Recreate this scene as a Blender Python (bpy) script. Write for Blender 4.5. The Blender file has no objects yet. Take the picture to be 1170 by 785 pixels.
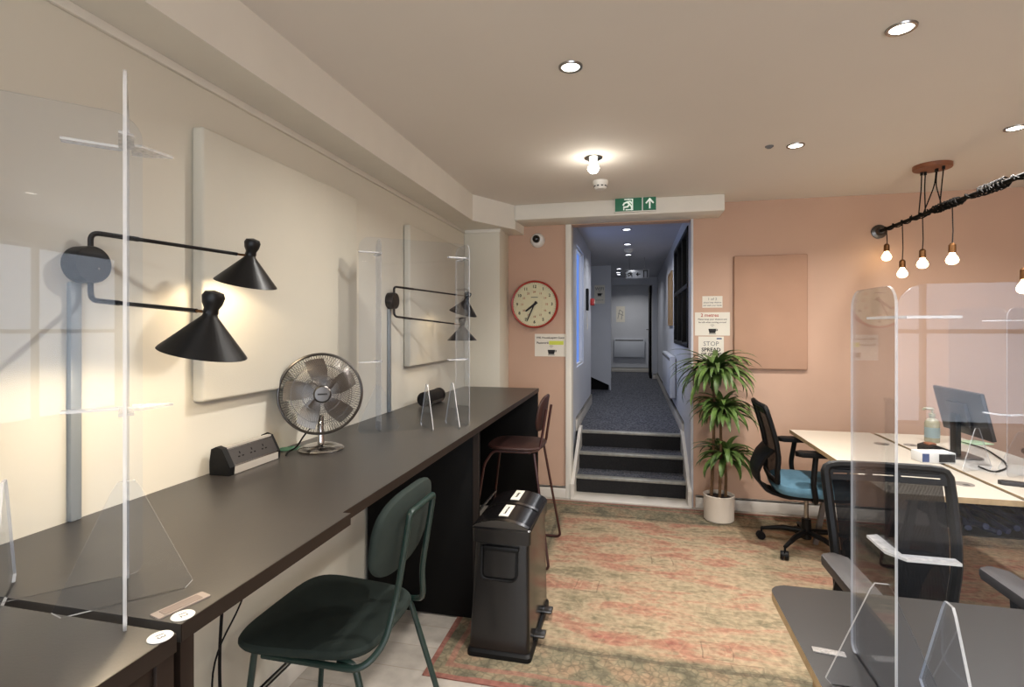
import bpy, bmesh, math, random
from mathutils import Vector, Matrix
random.seed(7)
PI = math.pi
SC = bpy.context.scene
COL = SC.collection

# ---------------------------------------------------------------- camera / survey helper
F, CX, HY, YAW, EYE = 600.0, 585.0, 375.0, math.radians(13.04), 1.45
CS, SN = math.cos(YAW), math.sin(YAW)
def at(px, py, X=None, Y=None, Z=None, d=None):
    """room point seen at a photo position, on a measured wall / floor / depth"""
    u = (px - CX) / F; w = (HY - py) / F
    r = Vector((u * CS - SN, u * SN + CS, w))
    if X is not None: t = X / r.x
    elif Y is not None: t = Y / r.y
    elif Z is not None: t = (Z - EYE) / r.z
    else: t = d
    return Vector((r.x * t, r.y * t, EYE + r.z * t))

cam_d = bpy.data.cameras.new('camera'); cam = bpy.data.objects.new('camera', cam_d); COL.objects.link(cam)
cam.location = (0, 0, EYE); cam.rotation_euler = (PI / 2, 0, YAW)
cam_d.sensor_width = 36; cam_d.lens = F / 1170 * 36; cam_d.shift_y = -(392.5 - HY) / 1170; cam_d.clip_start = 0.02
SC.camera = cam

# ---------------------------------------------------------------- materials
def lin(c):
    return tuple(((v / 255) / 12.92 if v / 255 <= .04045 else ((v / 255 + .055) / 1.055) ** 2.4) for v in c) + (1,)
def nd(nt, t, **k):
    n = nt.nodes.new(t)
    for a, b in k.items(): setattr(n, a, b)
    return n
def mat(name, rgb, rough=.6, metal=0, var=.06, scale=6, bump=0, bscale=60, spec=.5, emit=None, estr=0, trans=0, coat=0):
    m = bpy.data.materials.new(name); m.use_nodes = True; nt = m.node_tree
    p = nt.nodes['Principled BSDF']; c = lin(rgb)
    tc = nd(nt, 'ShaderNodeTexCoord'); nz = nd(nt, 'ShaderNodeTexNoise'); nz.inputs['Scale'].default_value = scale; nz.inputs['Detail'].default_value = 4
    nt.links.new(tc.outputs['Object'], nz.inputs['Vector'])
    r = nd(nt, 'ShaderNodeValToRGB')
    r.color_ramp.elements[0].position = .3; r.color_ramp.elements[1].position = .7
    r.color_ramp.elements[0].color = tuple(v * (1 - var) for v in c[:3]) + (1,)
    r.color_ramp.elements[1].color = tuple(min(1, v * (1 + var)) for v in c[:3]) + (1,)
    nt.links.new(nz.outputs['Fac'], r.inputs['Fac']); nt.links.new(r.outputs['Color'], p.inputs['Base Color'])
    p.inputs['Roughness'].default_value = rough; p.inputs['Metallic'].default_value = metal
    p.inputs['Specular IOR Level'].default_value = spec
    if coat: p.inputs['Coat Weight'].default_value = coat
    if trans: p.inputs['Transmission Weight'].default_value = trans
    if emit: p.inputs['Emission Color'].default_value = lin(emit); p.inputs['Emission Strength'].default_value = estr
    if bump:
        n2 = nd(nt, 'ShaderNodeTexNoise'); n2.inputs['Scale'].default_value = bscale; n2.inputs['Detail'].default_value = 3
        nt.links.new(tc.outputs['Object'], n2.inputs['Vector'])
        b = nd(nt, 'ShaderNodeBump'); b.inputs['Strength'].default_value = bump; b.inputs['Distance'].default_value = .005
        nt.links.new(n2.outputs['Fac'], b.inputs['Height']); nt.links.new(b.outputs['Normal'], p.inputs['Normal'])
    return m
def mat_clear(name, tint=(250, 252, 255), refl=1.0, base=.0):
    m = bpy.data.materials.new(name); m.use_nodes = True; nt = m.node_tree; nt.nodes.clear()
    o = nd(nt, 'ShaderNodeOutputMaterial'); t = nd(nt, 'ShaderNodeBsdfTransparent'); g = nd(nt, 'ShaderNodeBsdfGlossy')
    t.inputs['Color'].default_value = lin(tint); g.inputs['Roughness'].default_value = .01
    fr = nd(nt, 'ShaderNodeFresnel'); fr.inputs['IOR'].default_value = 1.45
    ml = nd(nt, 'ShaderNodeMath', operation='MULTIPLY_ADD'); ml.inputs[1].default_value = refl; ml.inputs[2].default_value = base
    nz = nd(nt, 'ShaderNodeTexNoise'); nz.inputs['Scale'].default_value = 3
    b = nd(nt, 'ShaderNodeBump'); b.inputs['Strength'].default_value = .02
    nt.links.new(nz.outputs['Fac'], b.inputs['Height']); nt.links.new(b.outputs['Normal'], g.inputs['Normal'])
    mx = nd(nt, 'ShaderNodeMixShader'); nt.links.new(fr.outputs['Fac'], ml.inputs[0]); nt.links.new(ml.outputs[0], mx.inputs[0])
    nt.links.new(t.outputs[0], mx.inputs[1]); nt.links.new(g.outputs[0], mx.inputs[2]); nt.links.new(mx.outputs[0], o.inputs['Surface'])
    return m
def mat_edge(name, rgb=(235, 235, 235), k=.55):
    m = bpy.data.materials.new(name); m.use_nodes = True; nt = m.node_tree; p = nt.nodes['Principled BSDF']; o = nt.nodes['Material Output']
    p.inputs['Base Color'].default_value = lin(rgb); p.inputs['Roughness'].default_value = .25
    nz = nd(nt, 'ShaderNodeTexNoise'); nz.inputs['Scale'].default_value = 9
    r = nd(nt, 'ShaderNodeMapRange'); r.inputs['To Min'].default_value = k * .5; r.inputs['To Max'].default_value = min(1, k * 1.5)
    t = nd(nt, 'ShaderNodeBsdfTransparent'); mx = nd(nt, 'ShaderNodeMixShader')
    nt.links.new(nz.outputs['Fac'], r.inputs['Value']); nt.links.new(r.outputs[0], mx.inputs[0])
    nt.links.new(t.outputs[0], mx.inputs[1]); nt.links.new(p.outputs[0], mx.inputs[2]); nt.links.new(mx.outputs[0], o.inputs['Surface'])
    return m
def mat_mesh(name, rgb, cover=.8):
    m = bpy.data.materials.new(name); m.use_nodes = True; nt = m.node_tree; p = nt.nodes['Principled BSDF']; o = nt.nodes['Material Output']
    p.inputs['Base Color'].default_value = lin(rgb); p.inputs['Roughness'].default_value = .8; p.inputs['Specular IOR Level'].default_value = .15
    tc = nd(nt, 'ShaderNodeTexCoord'); w = nd(nt, 'ShaderNodeTexWave'); w.inputs['Scale'].default_value = 90
    nt.links.new(tc.outputs['Object'], w.inputs['Vector'])
    r = nd(nt, 'ShaderNodeMapRange'); r.inputs['To Min'].default_value = cover - .12; r.inputs['To Max'].default_value = cover + .12
    t = nd(nt, 'ShaderNodeBsdfTransparent'); mx = nd(nt, 'ShaderNodeMixShader')
    nt.links.new(w.outputs['Fac'], r.inputs['Value']); nt.links.new(r.outputs[0], mx.inputs[0])
    nt.links.new(t.outputs[0], mx.inputs[1]); nt.links.new(p.outputs[0], mx.inputs[2]); nt.links.new(mx.outputs[0], o.inputs['Surface'])
    return m
def mat_emit(name, rgb, s):
    m = bpy.data.materials.new(name); m.use_nodes = True; nt = m.node_tree; nt.nodes.clear()
    o = nd(nt, 'ShaderNodeOutputMaterial'); e = nd(nt, 'ShaderNodeEmission'); e.inputs[0].default_value = lin(rgb); e.inputs[1].default_value = s
    nt.links.new(e.outputs[0], o.inputs['Surface']); return m

M = dict(
    cream=mat('cream_wall_paint', (214, 209, 194), .75, var=.02, scale=1.5, bump=.08, bscale=30),
    ceil=mat('ceiling_paint', (224, 218, 210), .85, var=.02, scale=1, bump=.05, bscale=20),
    beam=mat('white_trim_paint', (226, 222, 211), .6, var=.02),
    pink=mat('pink_wall_paint', (192, 159, 137), .7, var=.04, scale=1.6, bump=.08, bscale=30),
    skirt=mat('white_gloss_trim', (210, 204, 194), .4, var=.02),
    corr=mat('corridor_wall_paint', (196, 198, 204), .75, var=.02),
    corr_ceil=mat('corridor_ceiling_paint', (186, 186, 190), .8, var=.02),
    white=mat('white_plastic', (228, 226, 220), .45, var=.02),
    worktop=mat('dark_laminate', (54, 51, 49), .34, var=.05, scale=9, bump=.03, bscale=200, spec=.55),
    edge_brown=mat('dark_brown_edging', (34, 25, 20), .45, var=.08, spec=.3),
    black=mat('matt_black_panel', (9, 8, 7), .6, var=.1, spec=.15),
    bmetal=mat('black_painted_metal', (12, 12, 13), .38, var=.1, spec=.35),
    blackin=mat('lamp_white_lining', (225, 215, 195), .5),
    brass=mat('aged_brass', (112, 78, 48), .45, metal=.9, var=.1),
    steel=mat('brushed_steel', (150, 148, 145), .25, metal=1, var=.05),
    chrome=mat('chrome', (200, 198, 196), .12, metal=1, var=.03),
    dsteel=mat('darkened_steel', (98, 95, 92), .3, metal=1, var=.05),
    panelc=mat('pale_fabric_panel', (204, 199, 184), .95, var=.03, scale=3, bump=.15, bscale=300, spec=.1),
    panelp=mat('pink_fabric_panel', (176, 141, 119), .95, var=.04, scale=4, bump=.15, bscale=300, spec=.1),
    conduit=mat('shade_grey_conduit', (140, 146, 148), .4, var=.05, metal=.2),  # trunking is wall coloured; the shadow on it is put into this grey
    gfab=mat('dark_green_fabric', (37, 46, 42), .85, var=.08, scale=20, bump=.1, bscale=300, spec=.3),
    gmet=mat('green_painted_steel', (27, 46, 41), .35, var=.06),
    maroon=mat('maroon_painted_wood', (52, 28, 23), .5, var=.12),
    mmet=mat('maroon_painted_steel', (58, 28, 24), .4, var=.08),
    binb=mat('black_bin_plastic', (15, 14, 15), .22, var=.06, spec=.6),
    bluef=mat('blue_seat_fabric', (84, 122, 142), .9, var=.08, scale=30, bump=.1, bscale=300),
    blk=mat('black_plastic', (9, 9, 10), .5, var=.08, spec=.25),
    topblk=mat('black_linoleum_top', (34, 31, 29), .38, spec=.3),
    gpad=mat('grey_armrest_pad', (56, 53, 53), .55, var=.05),
    bmesh_=mat_mesh('black_chair_mesh', (10, 10, 12), .93),
    wdesk=mat('white_desk_laminate', (200, 190, 174), .45, var=.02),
    ply=mat('birch_ply_edge', (176, 150, 112), .55, var=.15, scale=30),
    wood=mat('oak_wood_leg', (158, 126, 84), .5, var=.15, scale=14),
    walnut=mat('walnut_wood', (136, 84, 56), .5, var=.2, scale=20),
    clear=mat_clear('clear_acrylic', refl=.4), clear_foot=mat_clear('clear_acrylic_foot', refl=.18), clear_edge=mat_edge('acrylic_edge', k=.45), clear_soft=mat_edge('acrylic_edge_faint', (225, 225, 230), .22),
    pot=mat('white_ceramic', (206, 196, 182), .5, var=.04), soil=mat('potting_soil', (44, 32, 24), .95, var=.3, scale=60, bump=.8),
    cane=mat('cane_bark', (98, 72, 46), .85, var=.25, scale=40, bump=.5),
    leaf=mat('green_leaf', (76, 100, 45), .5, var=.45, scale=14),
    paper=mat('white_paper', (224, 218, 204), .7, var=.02), ink=mat('black_ink', (36, 34, 34), .8), redink=mat('red_ink', (170, 60, 40), .8),
    greyink=mat('grey_ink', (110, 110, 112), .8), yellow=mat('yellow_highlighter', (206, 214, 84), .7),
    clockface=mat('cream_clock_face', (212, 206, 170), .6, var=.02), clockred=mat('red_clock_rim', (166, 44, 30), .3, var=.05),
    signg=mat('green_sign_face', (16, 92, 62), .4, emit=(16, 92, 62), estr=.25), signw=mat('white_sign_symbol', (230, 236, 226), .4, emit=(230, 236, 226), estr=.3),
    bulb=mat_emit('warm_bulb_glow', (255, 226, 180), 14), spot=mat_emit('downlight_glow', (255, 246, 230), 22), lampb=mat_emit('reading_bulb_glow', (255, 214, 150), 9),
    spotc=mat_emit('cool_downlight_glow', (238, 242, 255), 7),
    sky=mat_emit('daylight_behind_glass', (120, 158, 245), .85), dark=mat('dark_window_glass', (26, 30, 30), .12, var=.2, scale=2),
    cord=mat('black_cord', (14, 12, 11), .7, spec=.2), wwire=mat('twisted_dark_wire', (20, 18, 16), .8, spec=.15, var=.3, scale=40),
    bottle=mat('clear_bottle_plastic', (150, 146, 124), .2, var=.05), teal=mat('teal_cloth', (88, 136, 112), .9, var=.1),
    lblue=mat('blue_label', (60, 78, 120), .6), redbox=mat('red_call_point', (170, 36, 34), .4), greenp=mat('pale_green_paper', (176, 200, 162), .8),
    rad=mat('radiator_enamel', (200, 204, 212), .4, var=.02), navy=mat('navy_cable_bundle', (28, 40, 74), .7, var=.3, scale=40),
    pinboard=mat('cork_board', (150, 120, 84), .9, var=.2, scale=60),
    screen=mat('monitor_shell', (40, 36, 36), .4, var=.05), grom=mat('grey_grommet', (130, 122, 114), .5),
)
# carpet, floor and rug
def mat_carpet():
    m = bpy.data.materials.new('grey_loop_carpet'); m.use_nodes = True; nt = m.node_tree; p = nt.nodes['Principled BSDF']
    tc = nd(nt, 'ShaderNodeTexCoord'); n = nd(nt, 'ShaderNodeTexNoise'); n.inputs['Scale'].default_value = 70; n.inputs['Detail'].default_value = 6
    r = nd(nt, 'ShaderNodeValToRGB'); r.color_ramp.elements[0].position = .38; r.color_ramp.elements[1].position = .62
    r.color_ramp.elements[0].color = lin((50, 54, 62)); r.color_ramp.elements[1].color = lin((112, 112, 118))
    nt.links.new(tc.outputs['Object'], n.inputs['Vector']); nt.links.new(n.outputs['Fac'], r.inputs['Fac']); nt.links.new(r.outputs['Color'], p.inputs['Base Color'])
    p.inputs['Roughness'].default_value = .95; p.inputs['Specular IOR Level'].default_value = .1
    return m
def mat_floor():
    m = bpy.data.materials.new('pale_grey_floor_boards'); m.use_nodes = True; nt = m.node_tree; p = nt.nodes['Principled BSDF']
    tc = nd(nt, 'ShaderNodeTexCoord'); b = nd(nt, 'ShaderNodeTexBrick'); b.inputs['Scale'].default_value = 1
    b.inputs['Brick Width'].default_value = 1.2; b.inputs['Row Height'].default_value = .16; b.inputs['Mortar Size'].default_value = .002
    b.inputs['Color1'].default_value = lin((164, 156, 146)); b.inputs['Color2'].default_value = lin((174, 166, 156)); b.inputs['Mortar'].default_value = lin((148, 138, 124))
    n = nd(nt, 'ShaderNodeTexNoise'); n.inputs['Scale'].default_value = 14; n.inputs['Detail'].default_value = 5
    mx = nd(nt, 'ShaderNodeMixRGB', blend_type='OVERLAY'); mx.inputs[0].default_value = .35
    nt.links.new(tc.outputs['Object'], b.inputs['Vector']); nt.links.new(tc.outputs['Object'], n.inputs['Vector'])
    nt.links.new(b.outputs['Color'], mx.inputs[1]); nt.links.new(n.outputs['Fac'], mx.inputs[2]); nt.links.new(mx.outputs[0], p.inputs['Base Color'])
    p.inputs['Roughness'].default_value = .45
    return m
def mat_rug(x0, y0, x1, y1):
    m = bpy.data.materials.new('faded_persian_rug'); m.use_nodes = True; nt = m.node_tree; p = nt.nodes['Principled BSDF']; L = nt.links.new
    tc = nd(nt, 'ShaderNodeTexCoord'); sp = nd(nt, 'ShaderNodeSeparateXYZ'); L(tc.outputs['Object'], sp.inputs[0])
    def math_(op, a, b=None, clamp=False):
        n = nd(nt, 'ShaderNodeMath', operation=op); n.use_clamp = clamp
        for i, v in enumerate((a, b)):
            if v is None: continue
            if isinstance(v, (int, float)): n.inputs[i].default_value = v
            else: L(v, n.inputs[i])
        return n.outputs[0]
    def noise(sc, det=4, vec=None, dist=0):
        n = nd(nt, 'ShaderNodeTexNoise'); n.inputs['Scale'].default_value = sc; n.inputs['Detail'].default_value = det; n.inputs['Distortion'].default_value = dist
        L(vec or tc.outputs['Object'], n.inputs['Vector']); return n.outputs['Fac']
    def ramp(f, *st):
        r = nd(nt, 'ShaderNodeValToRGB'); e = r.color_ramp.elements
        e[0].position, e[0].color = st[0][0], lin(st[0][1]); e[1].position, e[1].color = st[-1][0], lin(st[-1][1])
        for q, c in st[1:-1]: k = e.new(q); k.color = lin(c)
        L(f, r.inputs['Fac']); return r.outputs['Color']
    def mix(f, a, b, bt='MIX'):
        n = nd(nt, 'ShaderNodeMixRGB', blend_type=bt)
        for i, v in enumerate((f, a, b)):
            if isinstance(v, (int, float)): n.inputs[i].default_value = v
            elif isinstance(v, tuple): n.inputs[i].default_value = lin(v)
            else: L(v, n.inputs[i])
        return n.outputs[0]
    mp = nd(nt, 'ShaderNodeMapping'); mp.inputs['Scale'].default_value = (.8, 2.4, 1); L(tc.outputs['Object'], mp.inputs[0])
    hn = nd(nt, 'ShaderNodeTexNoise'); hn.inputs['Scale'].default_value = 2.6; hn.inputs['Detail'].default_value = 12; hn.inputs['Roughness'].default_value = .68; hn.inputs['Distortion'].default_value = .4
    L(mp.outputs[0], hn.inputs['Vector'])
    field = ramp(hn.outputs['Fac'], (.36, (148, 132, 96)), (.45, (184, 160, 118)), (.51, (188, 156, 114)), (.57, (184, 124, 86)), (.68, (172, 92, 62)))
    # flowery medallions and outlined motifs
    v = nd(nt, 'ShaderNodeTexVoronoi'); v.inputs['Scale'].default_value = 3.2; v.distance = 'CHEBYCHEV'; v.inputs['Randomness'].default_value = .75
    wv = nd(nt, 'ShaderNodeVectorMath', operation='ADD'); nn = nd(nt, 'ShaderNodeTexNoise'); nn.inputs['Scale'].default_value = 5; nn.inputs['Detail'].default_value = 3
    sc_ = nd(nt, 'ShaderNodeVectorMath', operation='SCALE'); sc_.inputs['Scale'].default_value = .14
    L(nn.outputs['Color'], sc_.inputs[0]); L(tc.outputs['Object'], wv.inputs[0]); L(sc_.outputs[0], wv.inputs[1]); L(wv.outputs[0], v.inputs['Vector'])
    dd = v.outputs['Distance']
    ring = math_('LESS_THAN', math_('ABSOLUTE', math_('SUBTRACT', dd, .2)), .010)
    ring2 = math_('LESS_THAN', math_('ABSOLUTE', math_('SUBTRACT', dd, .11)), .008)
    worn = math_('MULTIPLY', math_('SUBTRACT', noise(2.3, 3), .40), 4, True)
    field = mix(math_('MULTIPLY', math_('MULTIPLY', ring, worn), .45), field, (96, 82, 66))
    field = mix(math_('MULTIPLY', math_('MULTIPLY', ring2, worn), .35), field, (206, 178, 130))
    fl = nd(nt, 'ShaderNodeTexVoronoi'); fl.inputs['Scale'].default_value = 16; L(wv.outputs[0], fl.inputs['Vector'])
    field = mix(math_('MULTIPLY', math_('LESS_THAN', fl.outputs['Distance'], .22), .28), field, (120, 124, 96))
    fb = nd(nt, 'ShaderNodeTexVoronoi'); fb.inputs['Scale'].default_value = 9; fb.feature = 'DISTANCE_TO_EDGE'; L(wv.outputs[0], fb.inputs['Vector'])
    field = mix(math_('MULTIPLY', math_('LESS_THAN', fb.outputs['Distance'], .035), .22), field, (206, 170, 120))
    # border
    ex = math_('MINIMUM', math_('SUBTRACT', sp.outputs[0], x0), math_('SUBTRACT', x1, sp.outputs[0]))
    ey = math_('MINIMUM', math_('SUBTRACT', sp.outputs[1], y0), math_('SUBTRACT', y1, sp.outputs[1]))
    e = math_('MINIMUM', ex, ey)
    e = math_('ADD', e, math_('MULTIPLY', math_('SUBTRACT', noise(3, 2), .5), .05))
    bcol = ramp(noise(7, 6), (.35, (122, 114, 88)), (.5, (156, 140, 104)), (.66, (172, 136, 96)))
    bv = nd(nt, 'ShaderNodeTexVoronoi'); bv.inputs['Scale'].default_value = 30; bv.feature = 'DISTANCE_TO_EDGE'; L(tc.outputs['Object'], bv.inputs['Vector'])
    bcol = mix(math_('MULTIPLY', math_('LESS_THAN', bv.outputs['Distance'], .10), .35), bcol, (92, 90, 72))
    bcol = mix(math_('MULTIPLY', math_('LESS_THAN', math_('ABSOLUTE', math_('SUBTRACT', e, .30)), .012), .5), bcol, (92, 84, 68))
    bcol = mix(math_('MULTIPLY', math_('LESS_THAN', math_('ABSOLUTE', math_('SUBTRACT', e, .09)), .014), .6), bcol, (176, 96, 70))
    bcol = mix(math_('LESS_THAN', e, .03), bcol, (160, 88, 66))
    inb = math_('MULTIPLY', math_('SUBTRACT', .36, e), 24, True)
    c = mix(inb, field, bcol)
    c = mix(.6, c, ramp(noise(34, 8), (.3, (96, 96, 96)), (.7, (168, 168, 168))), 'OVERLAY')
    hs = nd(nt, 'ShaderNodeTexNoise'); hs.inputs['Scale'].default_value = 3; mh = nd(nt, 'ShaderNodeMapping'); mh.inputs['Scale'].default_value = (3, 90, 1)
    L(tc.outputs['Object'], mh.inputs[0]); L(mh.outputs[0], hs.inputs['Vector'])
    c = mix(.3, c, hs.outputs['Fac'], 'OVERLAY')
    hsv = nd(nt, 'ShaderNodeHueSaturation'); hsv.inputs['Saturation'].default_value = .78; L(c, hsv.inputs['Color']); c = hsv.outputs[0]
    L(c, p.inputs['Base Color']); p.inputs['Roughness'].default_value = .95; p.inputs['Specular IOR Level'].default_value = .1
    b = nd(nt, 'ShaderNodeBump'); b.inputs['Strength'].default_value = .4; b.inputs['Distance'].default_value = .004
    L(noise(160, 2), b.inputs['Height']); L(b.outputs['Normal'], p.inputs['Normal'])
    return m
M['carpet'] = mat_carpet(); M['floor'] = mat_floor()

# ---------------------------------------------------------------- mesh builder
class MB:
    def __init__(s): s.bm = bmesh.new()
    def _add(s, verts, faces, mi=0, Mx=None):
        vs = [s.bm.verts.new((Mx @ Vector(v)) if Mx else v) for v in verts]
        for f in faces:
            try:
                fc = s.bm.faces.new([vs[i] for i in f]); fc.material_index = mi
            except ValueError: pass
        return vs
    def box(s, a, b, bev=0, mi=0, Mx=None, seg=2):
        x0, y0, z0 = [min(p, q) for p, q in zip(a, b)]; x1, y1, z1 = [max(p, q) for p, q in zip(a, b)]
        V = [(x0, y0, z0), (x1, y0, z0), (x1, y1, z0), (x0, y1, z0), (x0, y0, z1), (x1, y0, z1), (x1, y1, z1), (x0, y1, z1)]
        Fc = [(0, 3, 2, 1), (4, 5, 6, 7), (0, 1, 5, 4), (1, 2, 6, 5), (2, 3, 7, 6), (3, 0, 4, 7)]
        vs = s._add(V, Fc, mi, Mx)
        if bev:
            ed = list({e for v in vs for e in v.link_edges})
            r = bmesh.ops.bevel(s.bm, geom=ed, offset=bev, segments=seg, profile=.5, affect='EDGES', clamp_overlap=True)
            for f in r['faces']: f.material_index = mi
        return s
    def prism(s, pts, z0, z1, bev=0, mi=0, Mx=None, side_mi=None, seg=2):
        """pts: outline in XY, extruded z0..z1"""
        n = len(pts)
        V = [(p[0], p[1], z0) for p in pts] + [(p[0], p[1], z1) for p in pts]
        vs = [s.bm.verts.new((Mx @ Vector(v)) if Mx else v) for v in V]
        fs = []
        f = s.bm.faces.new(list(reversed(vs[:n]))); f.material_index = mi
        f = s.bm.faces.new(vs[n:]); f.material_index = mi
        top = f
        for i in range(n):
            f = s.bm.faces.new((vs[i], vs[(i + 1) % n], vs[n + (i + 1) % n], vs[n + i])); f.material_index = mi if side_mi is None else side_mi
        if bev:
            ed = [e for e in s.bm.edges if (e.verts[0] in vs and e.verts[1] in vs) and len([1 for f in e.link_faces if len(f.verts) == n and n > 4]) == 1]
            r = bmesh.ops.bevel(s.bm, geom=ed, offset=bev, segments=seg, profile=.5, affect='EDGES', clamp_overlap=True)
        return s
    def tube(s, pts, r, n=8, mi=0, Mx=None, cap=True, closed=False):
        P = [Vector(p) for p in pts]; m = len(P)
        R = r if isinstance(r, (list, tuple)) else [r] * m
        up = None; rings = []
        for i, p in enumerate(P):
            if closed: t = (P[(i + 1) % m] - P[i - 1])
            else: t = P[min(i + 1, m - 1)] - P[max(i - 1, 0)]
            t.normalize()
            if up is None: up = t.orthogonal().normalized()
            up = (up - t * up.dot(t))
            if up.length < 1e-6: up = t.orthogonal()
            up.normalize(); bn = t.cross(up)
            ring = []
            for k in range(n):
                a = 2 * PI * k / n; q = p + (up * math.cos(a) + bn * math.sin(a)) * R[i]
                ring.append(s.bm.verts.new((Mx @ q) if Mx else q))
            rings.append(ring)
        for i in range(m if closed else m - 1):
            A, B = rings[i], rings[(i + 1) % m]
            for k in range(n):
                f = s.bm.faces.new((A[k], A[(k + 1) % n], B[(k + 1) % n], B[k])); f.material_index = mi
        if cap and not closed:
            f = s.bm.faces.new(list(reversed(rings[0]))); f.material_index = mi
            f = s.bm.faces.new(rings[-1]); f.material_index = mi
        return s
    def lathe(s, prof, n=24, mi=0, Mx=None, closed=False):
        """prof: (r,z) list about Z"""
        rings = []
        for r, z in prof:
            if r < 1e-6:
                v = Vector((0, 0, z)); rings.append([s.bm.verts.new((Mx @ v) if Mx else v)])
            else:
                ring = []
                for k in range(n):
                    a = 2 * PI * k / n; v = Vector((r * math.cos(a), r * math.sin(a), z)); ring.append(s.bm.verts.new((Mx @ v) if Mx else v))
                rings.append(ring)
        for i in range(len(rings) - 1):
            A, B = rings[i], rings[i + 1]
            for k in range(n):
                k2 = (k + 1) % n
                if len(A) == 1 and len(B) == 1: break
                if len(A) == 1: vs = (A[0], B[k2], B[k])
                elif len(B) == 1: vs = (A[k], A[k2], B[0])
                else: vs = (A[k], A[k2], B[k2], B[k])
                f = s.bm.faces.new(vs); f.material_index = mi
        return s
    def grid(s, fn, nu, nv, mi=0, thick=0, Mx=None):
        g = [[s.bm.verts.new((Mx @ Vector(fn(i / nu, j / nv))) if Mx else Vector(fn(i / nu, j / nv))) for j in range(nv + 1)] for i in range(nu + 1)]
        fs = []
        for i in range(nu):
            for j in range(nv):
                f = s.bm.faces.new((g[i][j], g[i + 1][j], g[i + 1][j + 1], g[i][j + 1])); f.material_index = mi; fs.append(f)
        if thick:
            s.bm.normal_update()
            bmesh.ops.solidify(s.bm, geom=fs, thickness=thick)
        return s
    def build(s, name, mats, parent=None, loc=None, rot=None, smooth=True, recalc=True):
        if recalc: bmesh.ops.recalc_face_normals(s.bm, faces=s.bm.faces)
        me = bpy.data.meshes.new(name); s.bm.to_mesh(me); s.bm.free()
        for m in (mats if isinstance(mats, (list, tuple)) else [mats]): me.materials.append(M[m] if isinstance(m, str) else m)
        if smooth:
            for p in me.polygons: p.use_smooth = True
            me.set_sharp_from_angle(angle=math.radians(35))
        o = bpy.data.objects.new(name, me); COL.objects.link(o)
        if parent: o.parent = parent
        if loc is not None: o.location = loc
        if rot is not None: o.rotation_euler = rot
        return o
def thing(name, label, cat, loc=(0, 0, 0), rz=0, group=None):
    o = bpy.data.objects.new(name, None); COL.objects.link(o); o.empty_display_size = .1
    o.location = loc; o.rotation_euler = (0, 0, rz); o['label'] = label; o['category'] = cat
    if group: o['group'] = group
    return o
def tag(o, label, cat, group=None):
    o['label'] = label; o['category'] = cat
    if group: o['group'] = group
    return o
def struct(o): o['kind'] = 'structure'; return o
def dup(root, loc, rz, label, group=None):
    r = root.copy(); COL.objects.link(r); r.location = loc; r.rotation_euler = (0, 0, rz); r['label'] = label
    if group: r['group'] = group
    def rec(a, b):
        for ch in list(a.children):
            c = ch.copy(); COL.objects.link(c); c.parent = b; rec(ch, c)
    rec(root, r); return r
def Rx(a): return Matrix.Rotation(a, 4, 'X')
def Ry(a): return Matrix.Rotation(a, 4, 'Y')
def Rz(a): return Matrix.Rotation(a, 4, 'Z')
def Tr(*v): return Matrix.Translation(Vector(v[0] if len(v) == 1 else v))
def rrect(x0, y0, x1, y1, r, n=6):
    if not isinstance(r, (list, tuple)): r = [r] * 4
    out = []
    for (cx, cy, a0), rr in zip(((x1, y1, 0), (x0, y1, 90), (x0, y0, 180), (x1, y0, 270)), r):
        sx = -1 if cx == x1 else 1; sy = -1 if cy == y1 else 1
        if rr <= 0: out.append((cx, cy)); continue
        for k in range(n + 1):
            a = math.radians(a0 + 90 * k / n); out.append((cx + sx * rr + rr * math.cos(a), cy + sy * rr + rr * math.sin(a)))
    return out
def round_path(pts, rad, n=5):
    P = [Vector(p) for p in pts]; out = [P[0]]
    for i in range(1, len(P) - 1):
        a, b, c = P[i - 1], P[i], P[i + 1]
        r = min(rad, (a - b).length * .49, (c - b).length * .49)
        p, q = b + (a - b).normalized() * r, b + (c - b).normalized() * r
        for k in range(n + 1):
            t = k / n; out.append(p * (1 - t) ** 2 + b * 2 * t * (1 - t) + q * t * t)
    out.append(P[-1]); return out
def text(name, s, size, m, parent, Mx, align='CENTER', ext=.0006, bold=0):
    cu = bpy.data.curves.new(name, 'FONT'); cu.body = s; cu.size = size; cu.align_x = align; cu.align_y = 'CENTER'; cu.extrude = ext; cu.resolution_u = 2; cu.offset = bold
    o = bpy.data.objects.new('tmp', cu); COL.objects.link(o); bpy.context.view_layer.update()
    me = bpy.data.meshes.new_from_object(o.evaluated_get(bpy.context.evaluated_depsgraph_get())); bpy.data.objects.remove(o)
    me.materials.clear(); me.materials.append(M[m]); me.transform(Mx)
    r = bpy.data.objects.new(name, me); COL.objects.link(r); r.parent = parent; return r
FACE_CAM = Rx(PI / 2)          # XY drawing -> upright, facing -Y

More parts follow.
